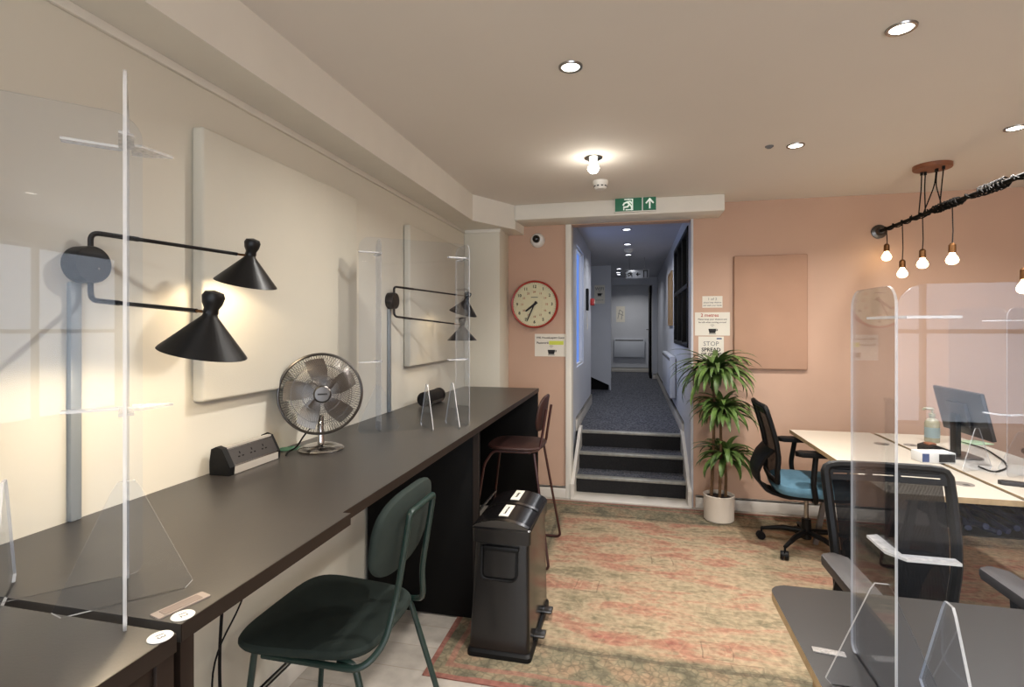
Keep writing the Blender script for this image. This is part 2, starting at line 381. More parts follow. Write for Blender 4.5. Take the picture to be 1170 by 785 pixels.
# ---------------------------------------------------------------- room shell
WX, PYW, CZ = -1.374, 4.48, 2.459      # left wall, pink wall, ceiling height
RX, BY = 4.3, -3.4                      # right and rear walls
DX0, DX1 = -.52, .457
LZ = .45                                # upper floor of the corridor
struct(MB().box((WX - .1, BY - .1, -.1), (RX + .1, PYW + .12, 0)).build('floor', 'floor', smooth=False))
struct(MB().box((WX - .1, BY - .1, CZ), (RX + .1, PYW + .12, CZ + .1)).build('ceiling', 'ceil', smooth=False))
struct(MB().box((WX - .12, BY - .1, 0), (WX, PYW + .12, CZ)).build('wall_left', 'cream', smooth=False))
struct(MB().box((RX, BY - .1, 0), (RX + .12, PYW + .12, CZ)).build('wall_right', 'pink', smooth=False))
w = MB(); w.box((WX, PYW, 0), (DX0, PYW + .12, CZ)); w.box((DX1, PYW, 0), (RX, PYW + .12, CZ)); w.box((DX0, PYW, 2.33), (DX1, PYW + .12, CZ))
struct(w.build('wall_back', 'pink', smooth=False))
w = MB(); w.box((WX, BY - .12, 0), (RX, BY, .5)); w.box((WX, BY - .12, 2.3), (RX, BY, CZ)); w.box((WX, BY - .12, .5), (-.9, BY, 2.3)); w.box((3.8, BY - .12, .5), (RX, BY, 2.3)); w.box((1.3, BY - .12, .5), (1.5, BY, 2.3))
struct(w.build('wall_rear', 'cream', smooth=False))
for k, (a, b) in enumerate(((-.9, 1.3), (1.5, 3.8))):
    f = MB()
    for x in (a, (a + b) / 2 - .02, b - .04): f.box((x, BY - .08, .5), (x + .04, BY - .03, 2.3))
    for z in (.5, 1.4, 2.26): f.box((a, BY - .08, z), (b, BY - .03, z + .04))
    struct(f.build('window_%d' % (k + 1), 'skirt', smooth=False))
# projecting pier at the end of the left wall
struct(MB().box((WX, 4.16, 0), (-1.066, PYW, CZ), bev=.012).build('wall_pier', 'cream'))
# boxed bulkhead along the left wall, turning into the beam over the doorway
bp = [(WX, BY), (-1.182, BY), (-1.182, 3.79), (-.95, 4.215), (-.93, PYW), (WX, PYW)]
struct(MB().prism(bp, 2.262, CZ).build('trim_1', 'beam', smooth=False))
struct(MB().box((-.95, 4.2, 2.335), (.667, PYW, CZ), bev=.006).build('trim_2', 'beam'))
# small cable trunking under the bulkhead
t = MB(); t.box((WX, BY, 2.235), (WX + .014, 4.16, 2.262), bev=.003); t.box((WX, 4.146, 2.235), (-1.06, 4.16, 2.262), bev=.003)
struct(t.build('trim_3', 'beam'))
def board(x0, y0, x1, y1, name, z=0, h=.1, m='skirt'):
    b = MB(); b.box((x0, y0, z), (x1, y1, z + h), bev=.004); b.box((x0, y0, z + h * .82), (x1, y1, z + h), bev=.004); return struct(b.build(name, m))
board(-1.066, PYW - .018, DX0 - .02, PYW, 'baseboard_back'); board(DX1 + .03, PYW - .018, RX, PYW, 'baseboard_back_right')
board(WX, BY, WX + .018, 4.16, 'baseboard_left'); board(RX - .018, BY, RX, PYW, 'baseboard_right'); 
board(-1.066, 4.16, -1.05, PYW, 'baseboard_pier')
# door lining
j = MB(); j.box((DX0 - .045, PYW - .02, 0), (DX0 + .004, PYW + .135, 2.335), bev=.004); struct(j.build('trim_4', 'beam'))
j = MB(); j.box((DX1 - .004, PYW - .008, 0), (DX1 + .014, PYW + .135, 2.335), bev=.003); struct(j.build('trim_5', 'corr'))

# ---------------------------------------------------------------- corridor and steps
CL, CR, Y1 = -.55, .457, 4.60
EY = 10.7
struct(MB().box((CL - 1.2, 5.168, LZ - .1), (CR + .1, 12.4, LZ)).build('floor_corridor', 'carpet', smooth=False))
struct(MB().box((CL - 1.2, Y1, CZ), (CR + .1, 12.4, CZ + .1)).build('ceiling_corridor', 'corr_ceil', smooth=False))
w = MB(); w.box((CL - .1, Y1, 0), (CL, 5.2, CZ)); w.box((CL - .1, 5.95, 0), (CL, 7.0, CZ)); w.box((CL - .1, 5.2, 0), (CL, 5.95, 1.06)); w.box((CL - .1, 5.2, 2.28), (CL, 5.95, CZ))
w.box((CL - 1.2, 6.9, 0), (CL - .1, 7.0, CZ)); w.box((CL - 1.3, 6.9, 0), (CL - 1.2, 12.4, CZ))
struct(w.build('wall_corridor_left', 'corr', smooth=False))
w = MB()
w.box((CR, Y1, 0), (CR + .12, 4.72, CZ)); w.box((CR, 6.27, 0), (CR + .12, 12.4, CZ)); w.box((CR, 4.72, 0), (CR + .12, 6.27, 1.28)); w.box((CR, 4.72, 2.33), (CR + .12, 6.27, CZ))
struct(w.build('wall_corridor_right', 'corr', smooth=False))
# window of frosted blue daylight on the left, black framed internal window on the right
g = MB(); g.box((CL - .06, 5.2, 1.06), (CL - .05, 5.95, 2.28)); struct(g.build('window_3', 'sky', smooth=False))
f = MB()
for y in (5.2, 5.93): f.box((CL - .05, y, 1.06), (CL - .02, y + .02, 2.28))
for z in (1.06, 2.26): f.box((CL - .05, 5.2, z), (CL - .02, 5.95, z + .02))
struct(f.build('trim_6', 'skirt', smooth=False))
f = MB()
for y in (4.72, 5.22, 5.74, 6.23): f.box((CR - .01, y, 1.28), (CR + .06, y + .04, 2.33), bev=.003)
for z in (1.28, 1.80, 2.29): f.box((CR - .01, 4.72, z), (CR + .06, 6.27, z + .04), bev=.003)
wf = struct(f.build('window_4', 'blk'))
p_ = MB().box((CR + .03, 4.74, 1.3), (CR + .04, 6.25, 2.31)).build('window_pane', 'dark', wf)
# far end: doorway, dark door edge, room beyond
w = MB(); w.box((CL - 1.2, EY, LZ), (-.21 - .0, EY + .1, CZ)); w.box((.36, EY, LZ), (CR, EY + .1, CZ)); w.box((-.21, EY, 2.31), (.36, EY + .1, CZ))
w2 = MB(); w2.box((CL - 1.2, 12.3, LZ), (CR, 12.4, CZ)); struct(w2.build('wall_far_room', 'corr', smooth=False))
w = MB(); w.box((CL - 1.2, EY, LZ), (-.44, EY + .1, CZ)); w.box((.36, EY, LZ), (CR, EY + .1, CZ)); w.box((-.44, EY, 2.31), (.36, EY + .1, CZ))
struct(w.build('wall_corridor_end', 'corr', smooth=False))
d_ = MB().box((.31, EY + .1, LZ), (.35, EY + .9, 2.3), bev=.004).build('door_1', 'black'); struct(d_)
MB().tube([(.31, EY + .8, 1.42), (.26, EY + .8, 1.42), (.26, EY + .70, 1.42)], .009).build('door_handle', 'steel', d_)
# panel enclosing the staircase with a dark opening under its sloping edge
a_ = at(676, 431, Y=8.59); b_ = at(696, 440, Y=8.59)
pts = [(-.356, LZ), (-.356, CZ), (-1.5, CZ), (-1.5, a_.z + .45), (a_.x, a_.z), (b_.x, b_.z), (b_.x + .01, LZ)]
struct(MB().prism(pts, 0, .05, Mx=Tr(0, 8.64, 0) @ FACE_CAM).build('wall_stair_side', 'corr', smooth=False))
struct(MB().box((-1.7, 8.66, LZ), (-.40, 8.70, LZ + .5)).build('dark_void_backing', 'black', smooth=False))  # black sheet standing in for the darkness of the void under the stairs
board(CL, 5.12, CL + .016, 7.0, 'baseboard_corridor_left', LZ, .13); board(CR - .016, 5.12, CR, EY, 'baseboard_corridor_right', LZ, .13)
board(CL - 1.1, EY - .016, -.45, EY, 'baseboard_corridor_end', LZ); board(.37, EY - .016, CR, EY, 'baseboard_corridor_end_right', LZ)
board(CL-1.1, 12.284, CR, 12.3, 'baseboard_far_room', LZ)
# steps
R1, TRD, NR = 4.64, .26, .15
MBst = MB(); MBst.box((DX0, PYW - .05, 0), (DX1, R1 + .01, .012), bev=.003); struct(MBst.build('trim_threshold', 'skirt'))
st = MB(); nz = MB()
for k in range(3):
    y = R1 + TRD * k; st.box((DX0 + .01, y, 0 if k == 0 else NR * k - .02), (DX1 - .01, y + (TRD + .03 if k < 2 else .0) + (.0 if k < 2 else .02), NR * (k + 1) - .004))
    nz.box((DX0 + .01, y - .012, NR * (k + 1) - .022), (DX1 - .01, y + .05, NR * (k + 1) + .002), bev=.003)
so = struct(st.build('floor_steps', 'carpet', smooth=False))
for k in range(3):
    MB().box((DX0 + .012, R1 + TRD * k - .004, NR * k + (.012 if k == 0 else .002)), (DX1 - .012, R1 + TRD * k + .001, NR * (k + 1) - .022)).build('step_riser', mat('black_riser_carpet', (26, 25, 26), .95, var=.5, scale=90), so)
nz.build('step_nosing', mat('worn_aluminium_nosing', (150, 148, 140), .4, var=.15, scale=30, metal=.3), so)
for sx, nm in ((DX0, 'trim_7'), (DX1, 'trim_8')):
    s0, s1 = (sx, sx + .028) if sx < 0 else (sx - .028, sx)
    pr = [(PYW - .035, 0), (R1 + .52, 0), (R1 + .56, LZ + .10), (R1 + .50, LZ + .10), (PYW + .18, .2), (PYW - .035, .10)]
    pr = [(PYW - .035, 0), (R1 + .58, 0), (R1 + .58, LZ + .04), (R1 + .46, LZ + .04), (PYW - .035, .13)]
    mm = Matrix(((0, 0, 1, 0), (1, 0, 0, 0), (0, 1, 0, 0), (0, 0, 0, 1)))
    struct(MB().prism(pr, s0, s1, Mx=mm).build(nm, 'skirt', smooth=False))
# corridor fittings
def radiator(name, loc, w_, h_, label, rz):
    r = thing(name, label, 'radiator', loc, rz)
    b = MB(); b.box((-w_ / 2, -.07, 0), (w_ / 2, -.01, h_), bev=.01); b.build('panel', 'rad', r)
    g = MB()
    g.box((-w_ / 2 + .03, -.073, h_ - .05), (w_ / 2 - .03, -.069, h_ - .02))
    g.build('grille', 'greyink', r)
    MB().box((-w_ / 2 + .03, -.012, .02), (w_ / 2 - .03, 0, h_ - .03)).build('bracket', 'greyink', r)
    return r
radiator('wall_radiator', (CR, 6.75, .68), 1.5, .46, 'long white radiator on the right corridor wall below the black framed window', -PI / 2 if False else PI / 2 * -1)
hp = at(719, 408, Y=12.3)
radiator('wall_heater', (hp.x, 12.3, hp.z), .68, .42, 'flat white panel heater on the far wall seen through the corridor doorway', 0)
# cork board frame
bd = thing('notice_board', 'narrow tan notice board on the right corridor wall beyond the black window', 'board', (CR, 6.85, 1.5))
MB().box((-.012, -.3, 0), (0, .3, .62)).build('board_face', 'pinboard', bd)
f = MB()
for a, b in (((-.02, -.32, -.02), (0, -.3, .64)), ((-.02, .3, -.02), (0, .32, .64)), ((-.02, -.3, -.02), (0, .3, 0)), ((-.02, -.3, .62), (0, .3, .64))): f.box(a, b)
f.build('frame', 'wood', bd)
q = at(676, 346, X=CL)
cp = thing('alarm_switch', 'small red fire call point on the left corridor wall', 'alarm', (CL, 6.93, q.z))
MB().box((0, -.045, -.045), (.05, .045, .045), bev=.006).build('housing', 'redbox', cp); MB().box((.05, -.025, -.025), (.053, .025, .025)).build('glass_cover', 'paper', cp)
ap = thing('entry_reader_switch', 'slim black entry reader on the left corridor wall before the red alarm', 'reader', (CL, 6.28, 1.66))
MB().box((0, -.04, 0), (.03, .04, .26), bev=.006).build('housing', 'blk', ap)
MB().tube(round_path([(.012, 0, 0), (.012, 0, -.18), (.012, .03, -.25), (.012, .07, -.16)], .04), .004, 6).build('cable', 'paper', ap)
# hanging sign in the corridor
hs = thing('hanging_exit_sign', 'dark hanging exit sign below the corridor ceiling', 'sign', (.04, 7.7, CZ))
MB().box((-.16, -.012, -.30), (.17, .012, -.18), bev=.003).build('sign_plate', mat('smoked_sign_plate', (92, 94, 98), .3), hs)
for x in (-.1, .11): MB().tube([(x, 0, 0), (x, 0, -.18)], .003, 6).build('suspension_rod', 'steel', hs)
def running_man(nm, m, parent, Mx, s):
    b = MB(); th = .001
    b.box((-.5 * s, -.5 * s, 0), (.5 * s, .5 * s, th), Mx=Mx); 
    return b.build(nm, m, parent, smooth=False)
def glyph_lines(lines, w_, th, Mx, nm, m, parent):
    b = MB()
    for L_ in lines:
        for a, c in zip(L_, L_[1:]):
            a, c = Vector((a[0], a[1], 0)), Vector((c[0], c[1], 0)); dv = (c - a); ln = dv.length; ang = math.atan2(dv.y, dv.x)
            b.box((-w_ * .3, -w_ / 2, 0), (ln + w_ * .3, w_ / 2, th), Mx=Mx @ Tr(a) @ Rz(ang))
    return b.build(nm, m, parent, smooth=False)
MAN = [[(-.05, .14), (.08, .02), (-.02, -.12), (-.22, -.14)], [(.08, .02), (.20, -.12), (.20, -.3)], [(-.05, .14), (-.2, .08), (-.26, -.02)], [(-.05, .14), (.12, .16), (.22, .06)], [(.02, .28), (.03, .29)]]
man = lambda s, ox: [[(x * s + ox, y * s) for x, y in L_] for L_ in MAN]
mm = Tr(0, -.013, -.24) @ FACE_CAM
glyph_lines(man(.13, -.09), .013, .002, mm, 'figure_symbol', 'black', hs)
glyph_lines([[(-.15, -.05), (-.15, .05), (-.12, .05)]], .013, .002, mm, 'door_symbol', 'black', hs)
glyph_lines([[(0, 0), (.05, 0)], [(.02, .02), (0, 0), (.02, -.02)]], .013, .002, mm, 'arrow_symbol', 'black', hs)
glyph_lines([[(.1, -.045), (.1, .05), (.15, .05), (.15, -.045)]], .013, .002, mm, 'frame_symbol', 'black', hs)

# ---------------------------------------------------------------- signs, clock, panels on the walls
def fsign(px0, py0, px1, py1, label, name='wall_sign', y=PYW):
    a = at(px0, py0, Y=y - .003); b = at(px1, py1, Y=y - .003)
    c = (a + b) / 2; w_, h_ = b.x - a.x, a.z - b.z
    t = thing(name, label, 'sign', (c.x, y, c.z))
    MB().box((-w_ / 2, -.003, -h_ / 2), (w_ / 2, 0, h_ / 2)).build('paper_sheet', 'paper', t, smooth=False)
    return t, w_, h_
def cup(t, Mx, s):
    b = MB(); b.prism([(-.5 * s, .28 * s), (-.38 * s, -.3 * s), (.38 * s, -.3 * s), (.5 * s, .28 * s)], 0, .001, Mx=Mx)
    b.box((.45 * s, .0, 0), (.68 * s, .08 * s, .001), Mx=Mx); b.box((.62 * s, 0, 0), (.68 * s, .24 * s, .001), Mx=Mx); b.box((.45 * s, .2 * s, 0), (.68 * s, .26 * s, .001), Mx=Mx)
    b.box((-.45 * s, -.44 * s, 0), (.45 * s, -.38 * s, .001), Mx=Mx)
    b.build('cup_symbol', 'ink', t, smooth=False)
    w_ = MB()
    for r in (.12, .24, .36):
        P = [(r * s * math.cos(a), .5 * s + r * s * math.sin(a), .0005) for a in [PI * .25 + PI * .5 * k / 6 for k in range(7)]]
        w_.tube(P, .02 * s, 4, Mx=Mx)
    w_.build('signal_arcs', 'ink', t, smooth=False)
def tm(x, z, d=.0032): return Tr(x, -d, z) @ FACE_CAM
t, w_, h_ = fsign(611, 381.5, 646.5, 407.5, 'white paper sign with yellow highlight and cup symbol beneath the red clock')
text('lettering', 'Wifi: Housekeepers Guest', .0225, 'ink', t, tm(0, h_ * .33), bold=.0004)
text('lettering', 'Password:', .026, 'ink', t, tm(-.065, h_ * .1), bold=.0004)
MB().box((-.01, -.0045, h_ * .02), (.115, -.003, h_ * .19)).build('highlight', 'yellow', t, smooth=False); cup(t, tm(.01, -h_ * .3), .065)
t, w_, h_ = fsign(802.5, 338.5, 825.5, 351.5, 'smallest white paper notice, topmost of three above the plant')
text('lettering', '1 of 2', .03, 'greyink', t, tm(0, .022)); text('lettering', 'please keep distance', .0165, 'greyink', t, tm(0, -.005), bold=.0003); text('lettering', 'and wash your hands', .0165, 'greyink', t, tm(0, -.028), bold=.0003)
t, w_, h_ = fsign(794, 357, 834, 383.5, 'white paper notice headed 2 metres in red with cup symbol')
text('heading', '2 metres', .038, 'redink', t, tm(-.02, h_ * .37), bold=.0005)
text('lettering', 'Please keep your distance and', .018, 'ink', t, tm(0, h_ * .2), bold=.0002); text('lettering', 'be safe when moving around', .018, 'ink', t, tm(0, h_ * .07), bold=.0002); cup(t, tm(0, -h_ * .3), .06)
t, w_, h_ = fsign(798, 384.5, 827, 411, 'white paper poster partly hidden behind the tall plant')
text('lettering', 'STOP', .05, 'greyink', t, tm(0, h_ * .18)); text('lettering', 'SPREAD', .042, 'ink', t, tm(0, -h_ * .08), bold=.001)
text('lettering', 'OF GERMS', .034, 'ink', t, tm(0, -h_ * .28), bold=.001)
b = MB(); b.box((w_ * .22, -.004, h_ * .38), (w_ * .42, -.003, h_ * .44)); b.build('blue_mark', 'lblue', t, smooth=False)
t, w_, h_ = fsign(679, 326, 691, 347, 'pale notice with cup symbol on the stair side wall in the corridor', y=8.59)
text('lettering', 'WIFI', .07, 'greyink', t, tm(0, h_ * .3)); cup(t, tm(0, 0), .07); text('lettering', 'password', .03, 'greyink', t, tm(0, -h_ * .3))
t, w_, h_ = fsign(704, 350, 714, 368, 'pale sketch sheet on the far room wall through the corridor doorway', y=12.3)
glyph_lines([[(-.06, -.1), (-.02, .1), (.05, .05), (.02, -.12)], [(-.05, .02), (.06, -.03)]], .01, .001, tm(0, 0), 'drawing', 'greyink', t)

ck = at(611.5, 348, Y=PYW)
t = thing('wall_clock', 'round cream wall clock with red rim on the pink wall', 'clock', (ck.x, PYW, ck.z))
R = .205; FM = FACE_CAM
MB().lathe([(0, 0), (R * .93, 0), (R, .008), (R, .045), (R * .97, .055), (R * .93, .052), (R * .915, .035)], 64, Mx=FM).build('rim', 'clockred', t)
MB().lathe([(0, .036), (R * .93, .036)], 64, Mx=FM).build('dial', 'clockface', t)
for i in range(1, 13):
    a = PI / 2 - i * PI / 6
    text('numeral', str(i), .036, 'ink', t, Tr(R * .74 * math.cos(a), -.038, R * .74 * math.sin(a)) @ FM, bold=.0006)
    text('numeral', str(i + 12), .024, 'redink', t, Tr(R * .52 * math.cos(a), -.038, R * .52 * math.sin(a)) @ FM)
b = MB()
for i in range(60):
    b.box((R * .87, -.0008, .0365), (R * .905, .0008, .0375), Mx=FM @ Rz(i * PI / 30))
b.build('minute_marks', 'ink', t, smooth=False)
def hand(ang, ln, w_, nm, dz):
    MB().prism([(-.03, -w_ * .7), (ln * .9, -w_ * .5), (ln, 0), (ln * .9, w_ * .5), (-.03, w_ * .7)], dz, dz + .002, Mx=FM @ Rz(PI / 2 - ang)).build(nm, 'ink', t, smooth=False)
hand(math.radians(34 * 6), .165, .009, 'minute_hand', .043); hand(math.radians(232), .10, .015, 'hour_hand', .040)
MB().lathe([(0, .05), (.010, .048), (.011, .036)], 16, Mx=FM).build('hub', 'ink', t)
MB().box((-.03, -.0375, R * .28), (.03, -.0365, R * .31)).build('maker_mark', 'greyink', t, smooth=False)

cc = at(614.5, 275, Y=PYW)
t = thing('security_camera', 'small white dome security camera on the pink wall above the clock', 'camera', (cc.x, PYW, cc.z))
MB().lathe([(0, 0), (.062, 0), (.062, .012), (.055, .035), (.046, .05), (.030, .058)], 32, Mx=FM).build('housing', 'white', t)
MB().lathe([(.030, .056), (.033, .060), (.028, .074), (.016, .082), (0, .085)], 24, Mx=FM @ Tr(-.004, .006, 0)).build('lens_dome', mat('dark_lens_dome', (14, 12, 12), .1), t)

ex = at(726, 234.5, Y=4.2)
t = thing('exit_sign', 'green exit sign with running figure and arrow on the beam', 'sign', (ex.x, 4.2, ex.z))
sw, sh = .16, .056
MB().box((-sw, -.03, -sh), (sw, 0, sh), bev=.004).build('light_box', 'white', t)
MB().box((-sw + .006, -.034, -sh + .006), (sw * .30, -.029, sh - .006)).build('left_panel', 'signg', t, smooth=False)
MB().box((sw * .36, -.034, -sh + .006), (sw - .006, -.029, sh - .006)).build('right_panel', 'signg', t, smooth=False)
mm = Tr(-.052, -.034, 0) @ FM
glyph_lines([[(-.02, -.04), (.032, -.04)], [(.03, -.035), (.03, .04)], [(-.03, .04), (.032, .04)], [(-.036, -.015), (-.036, -.04)]], .008, .001, mm, 'door_symbol', 'signw', t)
glyph_lines(man(.14, -.004), .012, .0015, mm, 'figure_symbol', 'signw', t)
mm = Tr(.107, -.034, 0) @ FM
glyph_lines([[(0, -.034), (0, .036)], [(-.026, .006), (0, .036), (.026, .006)]], .012, .0015, mm, 'arrow_symbol', 'signw', t)

# fabric panels
def panel(name, label, x0, x1, z0, z1, th, m, loc, rz):
    t = thing(name, label, 'wall panel', loc, rz)
    MB().box((x0, -th, z0), (x1, 0, z1), bev=.01, seg=3).build('fabric_face', m, t)
    MB().box((x0 + .02, -.004, z0 + .02), (x1 - .02, .0, z1 - .02)).build('backing', 'black', t, smooth=False)
    return t
panel('acoustic_panel', 'pink fabric covered acoustic panel on the pink wall beside the plant', .773, 1.305, 1.128, 2.022, .04, 'panelp', (0, PYW, 0), 0)
panel('acoustic_panel', 'larger pale acoustic panel on the left wall behind the near lamp and fan', 1.398, 2.353, 1.214, 2.092, .044, 'panelc', (WX + .002, 0, 0), PI / 2)
panel('acoustic_panel', 'pale acoustic panel on the left wall behind the far lamp', 2.98, 4.03, 1.214, 2.085, .044, 'panelc', (WX + .002, 0, 0), PI / 2)
for (y, z) in ((1.035, 1.565), (2.775, 1.56)):
    o = MB().box((WX, y - .014, .968), (WX + .016, y + .014, z), bev=.004).build('wall_conduit', 'conduit')
    tag(o, 'cable conduit with shadow put into its grey, running down the wall below the %s black wall lamp' % ('near' if y < 2 else 'far'), 'conduit', 'lamp cable conduits')

# ---------------------------------------------------------------- counters
CTZ = .968
def counter(name, label, x1, y0, y1, leg=True):
    t = thing(name, label, 'counter', (0, y0, 0))
    L = y1 - y0
    MB().box((WX + .002, 0, CTZ - .030), (x1, L, CTZ), bev=.0015).build('top', ['worktop'], t)
    MB().box((x1 - .001, .001, CTZ - .0295), (x1 + .0012, L - .001, CTZ - .0006)).build('edge_band', 'edge_brown', t, smooth=False)
    return t
ctr = thing('black_counter', 'long dark laminate counter along the left wall up to the pink wall', 'counter', (0, .711, 0))
oy = .711
MB().prism([(WX + .002, 0), (-.7185, 0), (-.7185, 1.238 - oy), (-.742, 1.238 - oy), (-.742, 4.155 - oy), (WX + .002, 4.155 - oy)], CTZ - .03, CTZ).build('top', 'worktop', ctr, smooth=False)
MB().box((-.7195, .001, CTZ - .0295), (-.7173, 1.238 - oy - .001, CTZ - .0006)).build('edge_band', 'edge_brown', ctr, smooth=False)
MB().box((-.743, 1.240 - oy, CTZ - .0295), (-.7408, 4.154 - oy, CTZ - .0006)).build('edge_band', 'edge_brown', ctr, smooth=False)
MB().box((-.7185 - .05, 0, 0), (-.7185, .028, CTZ - .03), bev=.002).build('leg', 'edge_brown', ctr)
MB().box((WX + .02, 0, 0), (WX + .07, .028, CTZ - .03), bev=.002).build('leg', 'edge_brown', ctr)
MB().box((WX + .02, 2.50 - oy, .006), (-.75, 2.53 - oy, CTZ - .03), bev=.002).build('divider_panel', 'black', ctr)
MB().box((-.775, 2.49 - oy, .006), (-.747, 2.50 - oy, CTZ - .03)).build('divider_edge', 'edge_brown', ctr, smooth=False)
MB().box((WX + .02, 4.12 - oy, .006), (-.745, 4.15 - oy, CTZ - .03), bev=.002).build('end_panel', 'black', ctr)
MB().box((WX + .022, 2.53 - oy, .006), (WX + .04, 4.12 - oy, CTZ - .03)).build('back_panel', 'black', ctr, smooth=False)
tb = counter('black_table', 'dark laminate table at the lower left, parted from the counter by a gap', -.705, -.9, .69)
MB().box((-.757, 1.556, 0), (-.707, 1.588, CTZ - .03), bev=.002).build('leg', 'edge_brown', tb)
MB().box((-.757, .0, 0), (-.707, .032, CTZ - .03), bev=.002).build('leg', 'edge_brown', tb)
MB().box((WX + .05, 1.558, 0), (WX + .1, 1.588, CTZ - .03), bev=.002).build('leg', 'edge_brown', tb)
MB().box((-.752, .035, CTZ - .075), (-.712, 1.556, CTZ - .03), bev=.002).build('side_rail', 'edge_brown', tb)
# number discs and power plate
def disc(px, py, s, label):
    p = at(px, py, Z=CTZ + .0015)
    t = thing('number_disc', label, 'disc', (p.x, p.y, CTZ), -.45, 'round desk number discs')
    MB().lathe([(0, 0), (.017, 0), (.018, .001), (.017, .0022), (0, .0022)], 32).build('disc_body', 'white', t)
    text('number', s, .017, 'greyink', t, Tr(0, 0, .0023) @ Rz(PI * .0), ext=.0003)
disc(183, 727.5, '13', 'white number disc near the corner of the lower left table')
disc(209, 703, '12', 'white number disc at the near corner of the counter beside the plate')
p0, p1 = at(176, 706, Z=CTZ), at(236, 679, Z=CTZ)
c = (p0 + p1) / 2; ang = math.atan2((p1 - p0).y, (p1 - p0).x); ln = (p1 - p0).length
t = thing('power_plate', 'flat clear acrylic name plate lying on the counter near corner', 'plate', (c.x, c.y, CTZ), ang)
MB().prism(rrect(-ln / 2, -.014, ln / 2, .014, .003), 0, .002).build('plate_body', mat('satin_acrylic_plate', (150, 138, 130), .3), t)
MB().prism(rrect(-ln / 2 + .012, -.010, ln / 2 - .012, .010, .002), .002, .0026).build('inset', mat('satin_inset', (118, 104, 98), .4), t)
cl = MB().prism([(-.04, -.025), (.01, -.035), (.045, -.015), (.05, .015), (.01, .03), (-.03, .02)], 0, .004).build('folded_cloth', 'teal')
cl.location = at(330, 513, Z=CTZ); cl.rotation_euler = (0, 0, .6); tag(cl, 'small folded teal cloth on the counter between socket bar and fan', 'cloth')

# socket bars
def socket_bar(y0, y1, x, label, rz=0):
    L = y1 - y0; t = thing('desk_socket', label, 'socket', (x, y0, CTZ), 0, 'desk power sockets')
    prof = [(-.035, 0), (.035, 0), (.038, .026), (.008, .082), (-.012, .088), (-.030, .080), (-.036, .04)]
    mm = Matrix(((1, 0, 0, 0), (0, 0, 1, 0), (0, 1, 0, 0), (0, 0, 0, 1)))
    MB().prism(prof, .02, L - .01, Mx=mm).build('housing', 'steel', t, smooth=False)
    pr2 = [(p[0] * 1.08, p[1] * 1.06) for p in prof]
    MB().prism(pr2, 0, .022, Mx=mm, ).build('end_cap', 'blk', t); MB().prism(pr2, L - .012, L, Mx=mm).build('end_cap', 'blk', t)
    al = mat('satin_aluminium_strip', (196, 190, 180), .4, metal=.35)
    MB().box((.0365, .022, .002), (.0405, L - .012, .026)).build('metal_strip', al, t, smooth=False)
    MB().box((-.006, .022, .083), (.010, L - .012, .0895)).build('metal_strip', al, t, smooth=False)
    # sloping socket face
    n = Vector((.044, 0, .030)).normalized(); ang = math.atan2(-.044, .030)
    fm = Tr(.0235, 0, .055) @ Ry(math.atan2(.056, .030))
    MB().box((-.027, .022, -.002), (.027, L - .012, .0022), Mx=fm).build('socket_face', 'dsteel' if False else mat('dark_socket_face', (52, 48, 46), .4), t, smooth=False)
    h = MB(); k = max(2, int(L / .075))
    for i in range(k):
        y = .05 + i * (L - .08) / k
        for dx, dy, a, b in ((-.008, .015, .004, .002), (.005, .006, .002, .004), (.005, .024, .002, .004)):
            h.box((dx - a, y + dy - b, .002), (dx + a, y + dy + b, .003), Mx=fm)
    h.build('socket_holes', 'black', t, smooth=False)
    return t
a, b = at(262, 541, Z=CTZ), at(308, 527, Z=CTZ)
socket_bar(1.455, 1.705, -1.318, 'silver and black socket bar on the counter left of the fan')
# far one is a dark cylinder lying on the counter
c = at(493, 463, Z=CTZ)
t = thing('desk_socket', 'dark rounded socket bar further along the counter behind the screen', 'socket', (c.x - .02, c.y - .08, CTZ), 0, 'desk power sockets')
mm = Tr(0, 0, .045) @ Rx(-PI / 2)
MB().lathe([(0, 0), (.040, 0), (.045, .006), (.045, .03)], 28, Mx=mm).build('end_cap', 'blk', t)
MB().lathe([(.043, .03), (.043, .24)], 28, Mx=mm).build('housing', 'blk', t); MB().lathe([(.045, .24), (.045, .265), (.04, .27), (0, .27)], 28, Mx=mm).build('end_cap', 'blk', t)
MB().box((.015, .035, .012), (.044, .235, .03)).build('socket_face', 'steel', t)

